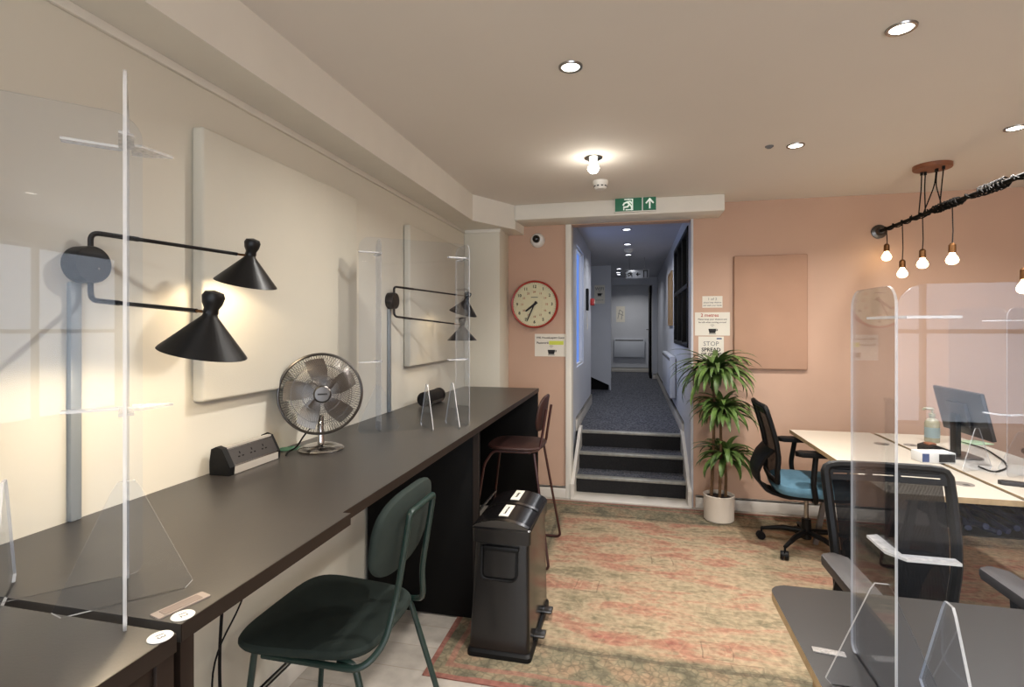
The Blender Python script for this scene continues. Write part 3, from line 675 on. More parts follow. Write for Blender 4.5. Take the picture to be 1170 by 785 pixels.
# ---------------------------------------------------------------- acrylic screens
def shield(label, origin, ang, zt, main, h, wings, feet, name='acrylic_screen', th=.005, bright=True, bra=(.36, .92), wh=None, ear=0):
    """main panel runs from origin along local -X by `main`; wings: (x, y0, y1) panels across it"""
    t = thing(name, label, 'screen', (origin[0], origin[1], zt), ang, 'clear acrylic desk screens')
    wh = wh or h
    def sheet(nm, a, b, hh, Mx, z0=0, r=.04, bright=False):
        pts = rrect(a, z0, b, hh, [r, r, .02, .02]); MB().prism(pts, -th / 2, th / 2, side_mi=1, Mx=Mx @ FACE_CAM).build(nm, ['clear', 'clear_edge' if bright else 'clear_soft'], t, smooth=False)
    sheet('main_panel', -main, 0, h, Matrix(), r=.05)
    for (x, y0, y1) in wings:
        Mx = Tr(x, 0, 0) @ Rz(PI / 2); sheet('wing_panel', y0, y1, wh, Mx, bright=bright)
        for k in bra:
            z = h * k; sg = -1 if abs(y0) > abs(y1) else 1
            pts = [(-.10, -.011), (-.012, -.011), (.011 + .0, sg * .02), (.011, sg * .10), (-.012, sg * .11), (-.014, .012), (-.10, .011)]
            if sg < 0: pts = [(-.10, .011), (-.012, .011), (.011, -.02), (.011, -.10), (-.012, -.11), (-.014, -.012), (-.10, -.011)]
            if ear: MB().prism([(.006, .03), (.006, -.035), (.022, -.04), (.075, .005), (.03, .03)], z, z + .005, Mx=Tr(x, 0, 0)).build('bracket_hook', 'clear_edge', t, smooth=False)
            MB().prism(pts, z, z + .005, Mx=Tr(x, 0, 0)).build('bracket', 'clear_edge', t, smooth=False)
    for (x, y, along) in feet:
        Mx = Tr(x, y, 0) @ (Rz(PI / 2) if not along else Matrix())
        pts = [(-.10, .012), (-.088, 0), (.088, 0), (.10, .012), (.02, .20), (.012, .213), (-.012, .213), (-.02, .20)]
        MB().prism(pts, -th / 2, th / 2, side_mi=1, Mx=Mx @ FACE_CAM).build('foot', ['clear_foot', 'clear_edge'], t, smooth=False)
    return t
A1 = math.radians(48.4)
shield('tall clear acrylic screen standing over the gap at the near counter corner', (-.947, .848), A1, CTZ, .44, .90, [(-.024, -.25, 0.0)], [(-.024, -.125, True), (-.20, 0, False)], ear=1)
shield('clear acrylic screen edge at the far left behind the taller near screen', (-1.214, .70), math.radians(80), CTZ, .5, .91, [(-.03, -.02, .14)] if False else [(-.03, -.10, 0.02)], [(-.25, 0, False)])
A2 = math.atan2(.64, .77)
shield('clear acrylic screen standing across the counter between fan and far lamp', (-.80, 2.51), A2, CTZ, .54, .90, [(-.012, -.03, .16), (-.44, 0, .10)], [(-.09, 0, False), (-.22, 0, False), (-.44, .05, True)], bright=False, th=.004)
shield('clear acrylic screen on the black table at the lower right', (.4775, 1.116), PI, .732, 1.15, .80, [(.0, -.205, .0)], [(0, -.06, True), (-.085, 0, False), (-.95, 0, False)])
shield('clear acrylic screen standing on the white desks by the monitor', (1.757, 3.01), math.radians(180 + 28), .73, .55, .82, [(.0, -.265, .0)], [(0, -.13, True), (-.10, 0, False)], bright=False, th=.004)

# ---------------------------------------------------------------- wall lamps
def cone_shade(t, pos, tilt_axis, tilt, dia=.19, lit=True):
    """pos: centre of the rim"""
    Mx = Tr(pos) @ Matrix.Rotation(tilt, 4, tilt_axis)
    R = dia / 2
    out = [(R, 0), (R * .98, .003), (R * .18, R * .92), (R * .155, R * 1.0)]
    sh = MB().lathe(out, 40, Mx=Mx).lathe([(R * .985, 0), (R * .17, R * .90)], 40, Mx=Mx, mi=1); s_ = sh.build('lamp_shade', ['bmetal', 'blackin'], t, recalc=False)
    MB().lathe([(0, R * 1.0), (R * .18, R * 1.0), (R * .165, R * 1.12), (R * .23, R * 1.25), (R * .26, R * 1.42), (R * .21, R * 1.53), (0, R * 1.58)], 28, Mx=Mx).build('shade_cap', 'bmetal', t)
    MB().lathe([(0, R * .15), (R * .16, R * .2), (R * .22, R * .38), (R * .16, R * .58), (.012, R * .75)], 20, Mx=Mx).build('bulb', 'lampb', t)
    return Mx
def wall_lamp(label, base, ends, tilts, dia):
    t = thing('wall_lamp', label, 'lamp', base, 0, 'two armed black wall lamps')
    off = Vector(base)
    # round back box, axis along +X
    MB().lathe([(0, 0), (.047, 0), (.047, .042), (.045, .046), (0, .046)], 40, Mx=Ry(PI / 2)).build('wall_box', 'bmetal', t)
    MB().lathe([(0, .046), (.003, .0465), (.0028, .048), (0, .0485)], 10, Mx=Ry(PI / 2) @ Tr(.01, .01, 0)).build('screw', 'steel', t)
    energies = []
    for (e, sgn), (ax, tl) in zip(ends, tilts):
        z0 = .082 * sgn if sgn > 0 else -.09; x0 = .034
        st_ = Vector((x0, 0, .04 * sgn)); bend = Vector((x0, 0, z0)); ee = Vector(e['arm']) - off; ez = Vector((ee.x, ee.y, ee.z))
        MB().tube(round_path([st_, bend, bend + (ez - bend) * .25], .03, 8), .0065, 12).build('arm_elbow', 'bmetal', t)
        MB().tube([bend + (ez - bend) * .24, ez - (ez - bend) * .12], .0052, 12).build('arm', 'bmetal', t)
        MB().tube([ez - (ez - bend) * .13, ez], .0035, 10).build('arm_joint', 'brass', t)
        pos = Vector(e['rim']) - off
        cone_shade(t, pos, ax, tl, dia)
        L = bpy.data.lights.new('reading_lamp_light', 'SPOT'); L.energy = e.get('w', 7); L.color = (1, .80, .55); L.spot_size = math.radians(150); L.spot_blend = .25; L.shadow_soft_size = .045
        lo = bpy.data.objects.new('reading_lamp_light', L); COL.objects.link(lo); lo.parent = t; lo.location = pos + Vector((0, 0, .014)); lo.rotation_euler = Matrix.Rotation(tl, 4, ax).to_euler()
    return t
r1 = at(281, 324, d=1.67); c1 = at(289, 293, d=1.67)
r2 = at(232, 403, d=1.20); c2 = at(243, 357, d=1.20)
b1 = (WX, 1.055, 1.611)
wall_lamp('two armed black wall lamp in front of the larger pale panel', b1,
          [(dict(arm=c1, rim=r1, w=4), 1), (dict(arm=c2, rim=r2, w=11), -1)],
          [(Vector((.3, 1, 0)).normalized(), .26), (Vector((0, 1, 0)), .22)], .184)
r3 = at(529, 358, d=3.42); c3 = at(530, 338, d=3.42); r4 = at(528, 389, d=3.3); c4 = at(527, 371, d=3.3)
wall_lamp('two armed black wall lamp further along the wall, at the end of the counter', (WX, 2.785, 1.607),
          [(dict(arm=c3, rim=r3, w=1.5), 1), (dict(arm=c4, rim=r4, w=1.5), -1)],
          [(Vector((.3, 1, 0)).normalized(), .3), (Vector((0, 1, 0)), .0)], .185)

# ---------------------------------------------------------------- desk fan
fb = at(367, 512, X=-1.208)
t = thing('desk_fan', 'chrome desk fan standing on the dark counter', 'fan', (fb.x, fb.y, CTZ), YAW * 0 + .66)
MB().lathe([(0, 0), (.084, 0), (.088, .006), (.082, .012), (.06, .02), (.03, .028), (0, .03)], 48).build('base', 'chrome', t)
MB().tube([(0, .01, .02), (0, .012, .08), (0, .03, .13)], [.014, .011, .012], 16).build('stem', 'chrome', t)
HZ, FR = .222, .157
fm = Tr(0, 0, HZ) @ FACE_CAM @ Rx(math.radians(-4))
MB().lathe([(0, -.10), (.03, -.095), (.042, -.07), (.042, -.03), (.03, -.01), (0, -.01)], 28, Mx=fm).build('motor_housing', 'chrome', t)
def grille(nm, zc, bulge, n):
    b = MB()
    for i in range(n):
        a = 2 * PI * i / n; P = []
        for k in range(9):
            q = k / 8; rr = .032 + (FR - .032) * q; aa = a + .5 * math.sin(q * PI * .5) * (1 if bulge > 0 else -1)
            P.append((rr * math.cos(aa), rr * math.sin(aa), zc + bulge * math.cos(q ** 1.6 * PI / 2)))
        b.tube(P, .001, 4, Mx=fm)
    for rr in (FR * .45, FR * .72):
        q = (rr - .032) / (FR - .032)
        b.tube([(rr * math.cos(2 * PI * k / 48), rr * math.sin(2 * PI * k / 48), zc + bulge * math.cos(q ** 1.6 * PI / 2)) for k in range(48)], .001, 5, Mx=fm, closed=True)
    b.build(nm, 'dsteel', t)
grille('front_grille', .0, .045, 110); grille('rear_grille', -.005, -.05, 90)
MB().tube([(FR * math.cos(2 * PI * k / 64), FR * math.sin(2 * PI * k / 64), -.002) for k in range(64)], .0055, 8, Mx=fm, closed=True).build('grille_rim', 'dsteel', t)
MB().lathe([(.034, .040), (.034, .047), (.028, .052), (0, .053)], 28, Mx=fm).build('badge', 'dsteel', t)
MB().box((-.018, -.003, .0525), (.018, .003, .0536), Mx=fm).build('badge_mark', 'ink', t, smooth=False)
for i in range(5):
    a = i * PI * .4 + .35
    def bl(u_, v_, a=a):
        r = .03 + .110 * u_; w_ = .026 + .036 * math.sin(min(1, u_ * 1.1) * PI * .62); ph = a + (v_ - .5) * w_ / max(r, .05) * 1.25 + .15 * u_
        return (r * math.cos(ph), r * math.sin(ph), -.004 + .030 * (v_ - .5) * (1 - .4 * u_))
    MB().grid(bl, 8, 6, thick=.0015, Mx=fm).build('blade', mat('dark_steel_blade', (128, 122, 114), .3, metal=.8), t)
MB().lathe([(0, -.015), (.026, -.012), (.026, .012), (.018, .02), (0, .022)], 24, Mx=fm).build('hub', 'dsteel', t)
cd = MB().tube(round_path([(-.01, .04, .11), (-.06, .03, .06), (-.09, .02, .012), (-.12, .00, .005), (-.13, -.06, .004)], .04), .0035, 8).build('power_cord', 'cord', t)

# cables hanging under the counter
for k, (x, y, lab) in enumerate(((-1.30, 1.44, 'black cable hanging under the counter against the left wall'), (-1.33, 1.74, 'thin black cable behind the green chair seat against the left wall'))):
    P = [(x, y, .93), (x + .01, y + .01, .7), (x - .005, y, .4), (x + .012, y - .01, .12), (x, y + .05, .008), (x + .02, y + .25, .006)]
    if k: P = [(x, y, .93), (x + .0, y - .05, .75), (x, y - .16, .5), (x + .0, y - .3, .38), (x + .01, y - .32, .012)]
    o = MB().tube(round_path(P, .08), .005 - .002 * k, 8).build('loose_cable', 'cord'); tag(o, lab, 'cable')

# ---------------------------------------------------------------- upholstered chair and bar stool
def pad(fn_out, z0, z1, Mx, b=.012, n=24): pass
def cushion(outline, th, Mx, dome=.008, rings=5):
    """soft pad: outline in XY (centred), thickness th, rounded rim"""
    b = MB(); n = len(outline); lay = []
    prof = [(.90, 0), (.975, th * .10), (1, th * .4), (1, th * .62), (.975, th * .88), (.92, th), (.6, th + dome * .8), (.25, th + dome)]
    for s_, z in prof: lay.append([b.bm.verts.new(Mx @ Vector((x * s_, y * s_, z))) for x, y in outline])
    for A, B in zip(lay, lay[1:]):
        for k in range(n): b.bm.faces.new((A[k], A[(k + 1) % n], B[(k + 1) % n], B[k]))
    b.bm.faces.new(list(reversed(lay[0]))); b.bm.faces.new(lay[-1]); return b
def superell(a, b, p, n=40, taper=0):
    out = []
    for k in range(n):
        t_ = 2 * PI * k / n; c_, s_ = math.cos(t_), math.sin(t_)
        x = a * math.copysign(abs(c_) ** (2 / p), c_); y = b * math.copysign(abs(s_) ** (2 / p), s_)
        out.append((x * (1 + taper * y / b), y))
    return out
def bend_back(m, k):
    for v in m.bm.verts: v.co.y += k * v.co.x ** 2
    return m
# local frame: chair faces +Y, back at -Y
gc = thing('upholstered_chair', 'dark green upholstered chair tucked under the counter', 'chair', (-.985, 1.645, 0), PI / 2)
cushion(superell(.235, .235, 4.6, taper=.10), .035, Tr(0, .035, .436)).build('seat', 'gfab', gc)
bk = cushion(superell(.215, .135, 2.9, taper=.02), .030, Tr(0, -.225, .792) @ Rx(PI / 2 + .16) @ Rz(0))
bend_back(bk, .35).build('backrest', 'gfab', gc)
T_ = .0105
for s in (-1, 1):
    # rear frame runs up behind the back, then the hairpin loop continues into the seat support
    MB().tube(round_path([(s * .215, .15, .424), (s * .215, -.19, .424), (s * .155, -.235, .47), (s * .10, -.252, .60), (s * .10, -.292, .84)], .05), T_, 10).build('back_post', 'gmet', gc)
    MB().tube(round_path([(s * .19, .14, .43), (s * .20, .19, .43), (s * .225, .235, .0)], .05), T_, 10).build('leg', 'gmet', gc)
    MB().tube(round_path([(s * .19, -.10, .43), (s * .20, -.16, .43), (s * .225, -.29, .0)], .05), T_, 10).build('leg', 'gmet', gc)
MB().tube(round_path([(-.10, -.290, .83), (-.10, -.296, .865), (.10, -.296, .865), (.10, -.290, .83)], .04), T_, 10).build('back_rail', 'gmet', gc)
b = MB(); b.tube([(-.20, .13, .44), (.20, .13, .44)], .008, 8); b.tube([(-.2, -.10, .44), (.2, -.10, .44)], .008, 8); b.build('seat_frame', 'gmet', gc)
# stool
so = thing('bar_stool', 'maroon bar stool with sled legs under the far counter', 'stool', (-.735, 3.34, .006), PI / 2)
cushion(superell(.19, .18, 3.4), .022, Tr(0, 0, .685), dome=.002).build('seat', 'maroon', so)
bk = cushion(superell(.17, .115, 3.0), .018, Tr(0, -.165, .905) @ Rx(PI / 2 + .17), dome=.002); bend_back(bk, .5).build('backrest', 'maroon', so)
for s in (-1, 1):
    MB().tube(round_path([(s * .10, -.205, .94), (s * .10, -.180, .78), (s * .12, -.165, .685), (s * .17, -.10, .678), (s * .17, .12, .678), (s * .20, .17, .60), (s * .255, .25, .012), (s * .255, -.245, .012), (s * .17, -.14, .672)], .03), .0085, 8).build('side_frame', 'mmet', so)
b = MB(); b.tube([(-.228, .21, .30), (.228, .21, .30)], .009, 8); b.build('footrest', 'steel', so)
b = MB(); b.tube([(-.17, .10, .675), (.17, .10, .675)], .008, 8); b.tube([(-.17, -.11, .675), (.17, -.11, .675)], .008, 8); b.build('seat_frame', 'mmet', so)

# ---------------------------------------------------------------- recycling bin
bn = thing('recycling_bin', 'black two lid pedal bin beside the counter divider', 'bin', (-.577, 2.475, .006), 0)
def loft(b, rects, mi=0):
    L = []
    for (x0, y0, x1, y1, z) in rects:
        L.append([b.bm.verts.new((p[0], p[1], z)) for p in rrect(x0, y0, x1, y1, .022, 4)])
    for A, B in zip(L, L[1:]):
        for k in range(len(A)): b.bm.faces.new((A[k], A[(k + 1) % len(A)], B[(k + 1) % len(B)], B[k]))
    b.bm.faces.new(list(reversed(L[0]))); b.bm.faces.new(L[-1]); return b
loft(MB(), [(-.138, -.250, .138, .25, .012), (-.136, -.246, .136, .248, .05), (-.122, -.205, .128, .235, .50)]).build('bin_body', 'binb', bn)
loft(MB(), [(-.143, -.262, .146, .258, 0), (-.143, -.262, .146, .258, .02), (-.139, -.252, .139, .252, .03)]).build('base_plinth', 'blk', bn)
loft(MB(), [(-.132, -.222, .138, .244, .49), (-.134, -.226, .140, .246, .55), (-.13, -.222, .136, .242, .556)]).build('rim', 'binb', bn)
for k, y0 in enumerate((-.218, .014)):
    y1 = y0 + .222
    def lf(u_, v_, y0=y0, y1=y1): return (-.128 + .26 * u_, y0 + (y1 - y0) * v_, .556 + .034 * math.sin(PI * min(1, max(0, u_))) ** .7)
    b = MB().grid(lf, 16, 2); lid = b.build('lid', 'binb', bn)
    sb = MB().grid(lambda u_, v_, lf=lf: tuple(Vector(lf(.02 + .96 * u_, v_ * .13)) + Vector((0, 0, .0012))), 16, 2).build('lid_band', 'steel', lid)
    e = MB().prism([(-.128, .552)] + [(-.128 + .26 * q / 12, .556 + .034 * math.sin(PI * q / 12) ** .7) for q in range(13)] + [(.132, .552)], 0, .012, Mx=Tr(0, y0 + .012, 0) @ FACE_CAM); e.build('lid_trim', 'dsteel', lid, smooth=False)
    lb = MB().box((-.022, y0 + .06, .588), (.022, y1 - .015, .5925), bev=.001); lb.build('label_strip', 'paper', lid)
    text('lettering', 'Recycling' if k else 'General waste', .018 if k else .0165, 'ink', lid, Tr(0, (y0 + y1) / 2 + .02, .593) @ Rz(PI / 2))
b = MB().box((-.085, -.232, .300), (.085, -.224, .47), bev=.012, Mx=Rx(0)); 
hd = MB().tube(round_path([(-.085, -.215, .47), (-.085, -.228, .33), (.075, -.228, .33), (.075, -.215, .47)], .03), .006, 8).build('front_handle', 'blk', bn)
MB().box((-.075, -.226, .455), (.085, -.205, .475), bev=.004).build('handle_lip', 'blk', bn)
for y in (-.10, .11):
    MB().box((.12, y - .03, .035), (.185, y + .03, .05), bev=.006).build('pedal', 'dsteel', bn)
MB().box((.13, -.13, .02), (.15, .14, .036), bev=.004).build('pedal_bar', 'blk', bn)

# ---------------------------------------------------------------- rug
RG = (-.86, 2.05, 3.4, 4.40)
rug = MB().box((RG[0], RG[1], 0), (RG[2], RG[3], .006), bev=.002).build('area_rug', mat_rug(*RG))
tag(rug, 'large faded terracotta and beige patterned rug on the pale floor', 'rug')

# ---------------------------------------------------------------- plant
pp = at(821, 585, Z=0)
pl = thing('potted_plant', 'tall green cane plant in a white pot against the pink wall', 'plant', (.626, 4.21, 0.006))
MB().lathe([(0, 0), (.098, 0), (.107, .01), (.110, .18), (.112, .193), (.106, .196), (.101, .185), (.10, .16)], 40).build('pot', 'pot', pl)
MB().lathe([(0, .172), (.06, .174), (.102, .168)], 32).build('soil', 'soil', pl)
def leafset(c, n, ln, wd, seed, up=1.0, rise=.0):
    rnd = random.Random(seed); b = MB()
    for i in range(n):
        az = i * 2.399 + rnd.uniform(-.2, .2); el = rnd.uniform(.15, 1.2) * up; L = ln * rnd.uniform(.7, 1.1); w_ = wd * rnd.uniform(.8, 1.1)
        zz = rnd.uniform(-.04, .04)
        dr = Vector((math.cos(az), math.sin(az), 0)); sd = Vector((-math.sin(az), math.cos(az), 0)); g = rnd.uniform(1.3, 2.4)
        P = []; p = Vector(c) + Vector((0, 0, zz)); a = el; N = 8
        rows = []
        for k in range(N + 1):
            q = k / N; ww = w_ * math.sin(PI * min(1, (q * .93 + .07))) ** .6 * (1 - q * .35)
            nrm = Vector((0, 0, 1)) * math.cos(a) - dr * math.sin(a)
            if p.y + c_y > 4.475 - .0: p.y = 4.47 - c_y
            rows.append([b.bm.verts.new(p + sd * (ww / 2) + nrm * ww * .14), b.bm.verts.new(p.copy()), b.bm.verts.new(p - sd * (ww / 2) + nrm * ww * .14)])
            p = p + (dr * math.cos(a) + Vector((0, 0, 1)) * math.sin(a)) * (L / N); a -= g / N
        for A, B in zip(rows, rows[1:]):
            for j in (0, 1): b.bm.faces.new((A[j], A[j + 1], B[j + 1], B[j]))
    return b
c_y = 4.21
tops = [(-.03, .01, 1.12), (.01, -.02, .84), (.045, .02, .46)]
for (bx, by, bz), (rx, ry) in zip(tops, ((-.05, .02), (.0, -.03), (.05, .02))):
    MB().tube([(rx, ry, .15), ((rx + bx) / 2 + .006, (ry + by) / 2, (bz + .18) / 2), (bx, by, bz)], [.012, .011, .010], 10).build('cane', 'cane', pl)
leafset((-.025, 0, 1.10), 100, .37, .052, 3).build('foliage', 'leaf', pl)
leafset((.02, -.01, .82), 70, .31, .050, 5, .9).build('foliage', 'leaf', pl)
leafset((.045, 0, .47), 64, .27, .052, 8).build('foliage', 'leaf', pl)

# ---------------------------------------------------------------- office chairs
def office_chair(label, loc, rz, seat='bluef', arm='blk', base_rot=.2):
    t = thing('office_chair', label, 'chair', loc, rz, None)
    # five star base
    MB().lathe([(0, .07), (.03, .07), (.032, .085), (.028, .20), (.026, .2), (0, .2)], 20).build('base_hub', 'blk', t)
    for i in range(5):
        a = base_rot + i * 2 * PI / 5; Mx = Rz(a)
        MB().tube([(.02, 0, .115), (.14, 0, .11), (.27, 0, .078)], [.02, .017, .011], 10, Mx=Mx).build('base_arm', 'blk', t)
        cs = MB(); cs.lathe([(0, -.024), (.024, -.024), (.027, -.018), (.027, -.004), (.01, -.003), (.01, .003), (.027, .004), (.027, .018), (.024, .024), (0, .024)], 20, Mx=Mx @ Tr(.275, 0, .028) @ Rz(.5) @ Rx(PI / 2))
        cs.tube([(.27, 0, .03), (.27, 0, .085)], .007, 8, Mx=Mx); cs.build('caster', 'blk', t)
    MB().tube([(0, 0, .19), (0, 0, .37)], .014, 14).build('gas_lift', 'steel', t)
    MB().box((-.10, -.14, .35), (.10, .12, .385), bev=.012).build('mechanism', 'blk', t)
    cushion(superell(.24, .235, 4), .065, Tr(0, .02, .395), dome=.012).build('seat', seat, t)
    MB().prism(superell(.22, .215, 4), .378, .40, Mx=Tr(0, .02, 0)).build('seat_pan', 'blk', t)
    # back: profile (y,z), frame + mesh
    pr = [(-.20, .46), (-.205, .54), (-.20, .62), (-.215, .72), (-.245, .83), (-.27, .91), (-.28, .945)]
    def prof(q):
        f_ = q * (len(pr) - 1); i = min(int(f_), len(pr) - 2); r = f_ - i; return (pr[i][0] * (1 - r) + pr[i + 1][0] * r, pr[i][1] * (1 - r) + pr[i + 1][1] * r)
    def half(q): return .178 + .03 * math.sin(min(1, q * 1.15) * PI / 2) - (.0 if q < .9 else (q - .9) * .12)
    def surf(u_, v_):
        y, z = prof(v_); x = (u_ * 2 - 1) * half(v_); return (x, y - .02 + .30 * x * x * 1.4, z)
    MB().grid(lambda u_, v_: surf(.08 + .84 * u_, .06 + .76 * v_), 10, 14).build('back_mesh', 'bmesh_', t)
    # slotted upper band
    b = MB()
    for (v0, v1, a0, a1) in ((.80, .855, .04, .96), (.872, .925, .04, .96), (.94, .995, .04, .96)): b.grid(lambda u_, v_: surf(a0 + (a1 - a0) * u_, v0 + (v1 - v0) * v_), 10, 2, thick=.012)
    for a0 in (.04, .38, .60, .92): b.grid(lambda u_, v_: surf(a0 + .05 * u_, .8 + .19 * v_), 1, 4, thick=.012)
    b.build('slotted_band', 'blk', t)
    ring = [surf(.03, .02 + .94 * k / 14) for k in range(15)] + [surf(.05, .985), surf(.12, 1.0)] + [surf(.12 + .76 * k / 8, 1.0) for k in range(1, 9)] + [surf(.95, .985)] + [surf(.97, .96 - .94 * k / 14) for k in range(15)] + [surf(.5, .0)]
    MB().tube(ring, .017, 8, closed=True).build('back_frame', 'blk', t)
    # spine behind
    sp_ = [(-.235, .66), (-.285, .60), (-.315, .52), (-.305, .46), (-.25, .39), (-.13, .355), (-.04, .36)]
    def spf(u_, v_):
        f_ = v_ * (len(sp_) - 1); i = min(int(f_), len(sp_) - 2); r = f_ - i
        y = sp_[i][0] * (1 - r) + sp_[i + 1][0] * r; z = sp_[i][1] * (1 - r) + sp_[i + 1][1] * r; hw = (.15 - .08 * v_)
        x = (u_ * 2 - 1) * hw; return (x, y + .8 * x * x, z)
    MB().grid(spf, 6, 20, thick=.018).build('back_support', 'blk', t)
    for s in (-1, 1):
        MB().tube(round_path([(s * .10, 0, .37), (s * .245, -.01, .375), (s * .255, -.03, .50), (s * .235, -.01, .655)], .04), [.014] * 14 if False else .016, 10).build('armrest_post', 'blk', t)
        MB().prism(rrect(s * .228 - .040, -.12, s * .228 + .040, .19, .03), .655, .685, bev=.008).build('armrest', arm, t)
    return t
office_chair('black mesh office chair with blue seat facing the white desk by the pink wall', (1.10, 3.78, .006), -PI / 2 - .02, 'bluef', 'blk', .55)
c2_ = office_chair('black mesh office chair with slotted back between black table and white desk', (.885, 1.87, .0), PI, 'blk', 'gpad', .1)
office_chair('mostly hidden black office chair on the far side of the white desks', (2.62, 3.75, .006), PI / 2 + .2, 'bluef', 'blk', .3)

# ---------------------------------------------------------------- white desks
def desk(label, x0, x1, y0, y1):
    t = thing('white_desk', label, 'desk', (x0, y0, 0), 0, 'white bench desks'); W, L = x1 - x0, y1 - y0
    MB().prism(rrect(0, 0, W, L, [.0, .0, .03, .0]), .705, .73, side_mi=1).build('desk_top', ['wdesk', 'ply'], t, smooth=False)
    glm = mat('grey_leg_paint', (120, 112, 106), .5)
    for y in (.26, L - .2):
        for sx in (-1, 1): MB().tube([(W / 2 + sx * .02, y, .70), (W / 2 + sx * .15, y, .006)], .02, 4).build('leg', glm, t)
    MB().box((.20, .10, .688), (W - .05, L - .10, .705)).build('under_frame', 'blk', t, smooth=False)
    return t
d1 = desk('white desk nearest the plant with the office chair beside it', 1.08, 1.585, 2.61, 4.08)
d2 = desk('white desk carrying the monitor and bottle beyond the dark seam', 1.612, 2.10, 2.45, 4.08)
o = MB().box((1.587, 2.5, .69), (1.610, 4.08, .722)).build('cable_channel', 'edge_brown', smooth=False); tag(o, 'dark brown cable channel filling the seam between the white desks', 'cable channel')
def grom(px, py, lab):
    p = at(px, py, Z=.731); t = thing('cable_grommet', lab, 'grommet', (p.x, p.y, .73), 0, 'grey desk cable grommets')
    MB().lathe([(0, 0), (.04, 0), (.04, .002), (.036, .003), (0, .0025)], 28).build('ring', 'grom', t); MB().box((-.012, -.03, .0025), (.012, -.012, .0035)).build('slot', 'ink', t, smooth=False)
grom(1007, 507, 'grey round grommet on the nearer white desk close to the seam'); grom(1041, 508.5, 'grey round grommet on the far white desk beside the bottle')
grom(1101, 553, 'grey round grommet on the white desk in front of the small screen')
# monitor seen from behind
mo = thing('computer_monitor', 'dark monitor on the white desk seen from behind', 'monitor', (1.80, 3.45, .73), math.radians(0))
mm = Tr(0, 0, .25) @ Ry(math.radians(-13))
MB().box((-.008, -.225, -.128), (.012, .225, .128), bev=.004, Mx=mm).build('screen_shell', 'screen', mo)
MB().box((.012, -.215, -.118), (.0135, .215, .118), Mx=mm).build('screen_glass', 'dark', mo, smooth=False)
MB().box((-.03, -.09, -.08), (-.008, .09, .06), bev=.008, Mx=mm).build('rear_housing', 'screen', mo)
MB().box((-.045, -.03, .0), (-.018, .03, .24), bev=.004, Mx=Ry(.0)).build('stand_neck', 'blk', mo)
MB().prism(rrect(-.09, -.10, .06, .10, .02), 0, .010).build('stand_base', 'dsteel', mo)
# bottle
p = at(1065, 505, Z=.73)
bt = thing('pump_bottle', 'clear pump sanitiser bottle standing on the white desk', 'bottle', (p.x, p.y, .73))
MB().lathe([(0, 0), (.036, 0), (.04, .006), (.04, .12), (.032, .14), (.014, .152), (.014, .165), (0, .165)], 28).build('bottle_body', 'bottle', bt)
MB().lathe([(.0405, .03), (.0405, .095)], 28).build('bottle_label', mat('pale_blue_label', (130, 146, 146), .5), bt)
MB().lathe([(0, .163), (.017, .163), (.017, .18), (.006, .183), (.006, .205), (0, .205)], 20).build('pump_collar', 'bottle', bt)
MB().tube(round_path([(.005, 0, .203), (.0, 0, .21), (-.045, 0, .212), (-.05, 0, .20)], .01), .008, 8).build('pump_nozzle', 'bottle', bt)
# wipes box with label, black case
p = at(1066, 527, Z=.73)
bx = thing('storage_box', 'small pale box with blue label on the white desk seam', 'box', (p.x, p.y, .73), .15)
MB().box((-.085, -.045, 0), (.085, .045, .055), bev=.003).build('box_body', 'white', bx); MB().box((-.084, -.047, .006), (-.05, -.044, .05)).build('blue_label', 'lblue', bx, smooth=False); MB().box((.0, -.047, .006), (.08, -.044, .048)).build('dark_label', 'ink', bx, smooth=False)
p = at(1077, 521, Z=.73); p.x -= .05
bx = thing('black_case', 'black curved document case behind the pale box', 'case', (p.x + .01, p.y, .73), .1)
mm = Matrix(((0, 0, 1, 0), (1, 0, 0, 0), (0, 1, 0, 0), (0, 0, 0, 1)))
MB().prism([(-.09, 0), (.06, 0), (.06, .055), (.02, .068), (-.06, .04)], -.05, .05, Mx=Rz(PI * .5) @ mm, bev=0).build('case_body', 'blk', bx)
MB().box((-.04, -.02, .055), (.0, .03, .072), bev=.003).build('contents', 'walnut', bx)
p = at(1105, 506, Z=.73); o = MB().box((-.08, -.06, 0), (.08, .06, .006), bev=.001).build('paper_pad', 'greenp', loc=(p.x + .03, p.y, .73), rot=(0, 0, .3)); tag(o, 'pale green paper pad lying on the white desk under the monitor', 'pad')
P = [at(1098, 505, Z=.736), at(1125, 512, Z=.736), at(1148, 527, Z=.736), at(1152, 535, Z=.736), at(1135, 540, Z=.736), at(1118, 533, Z=.736)]
o = MB().tube(round_path(P, .08), .004, 8).build('looped_cable', 'cord'); tag(o, 'black looping cable on the white desk behind the monitor', 'cable')
p = at(1160, 555, Z=.73); o = MB().prism(rrect(-.06, -.018, .06, .018, .015), 0, .018, bev=.004).build('pen_case', 'screen', loc=(p.x, p.y, .73), rot=(0, 0, -.3)); tag(o, 'slim dark pen case on the white desk at the right edge', 'pen case')
# cable tray below
ct = thing('cable_tray', 'black cable tray hanging under the white desks full of navy cables', 'cable tray', (1.65, 2.75, .52))
b = MB(); b.box((-.22, 0, 0), (.30, .5, .006)); b.box((-.22, 0, 0), (-.214, .5, .08)); b.box((.294, 0, 0), (.30, .5, .08)); b.box((-.22, .49, 0), (.30, .5, .08)); b.build('tray', 'blk', ct, smooth=False)
b = MB()
for k in range(9):
    x = -.18 + k * .05; b.tube([(x + .02 * math.sin(k + j * 1.3), .02 + j * .06, .03 + .014 * math.sin(k * 2 + j)) for j in range(8)], .014, 8)
b.build('cables', 'navy', ct)
b = MB()
for x in (-.2, .28): b.tube([(x, .25, .07), (x, .25, .148)], .004, 6)
b.build('hangers', 'steel', ct)

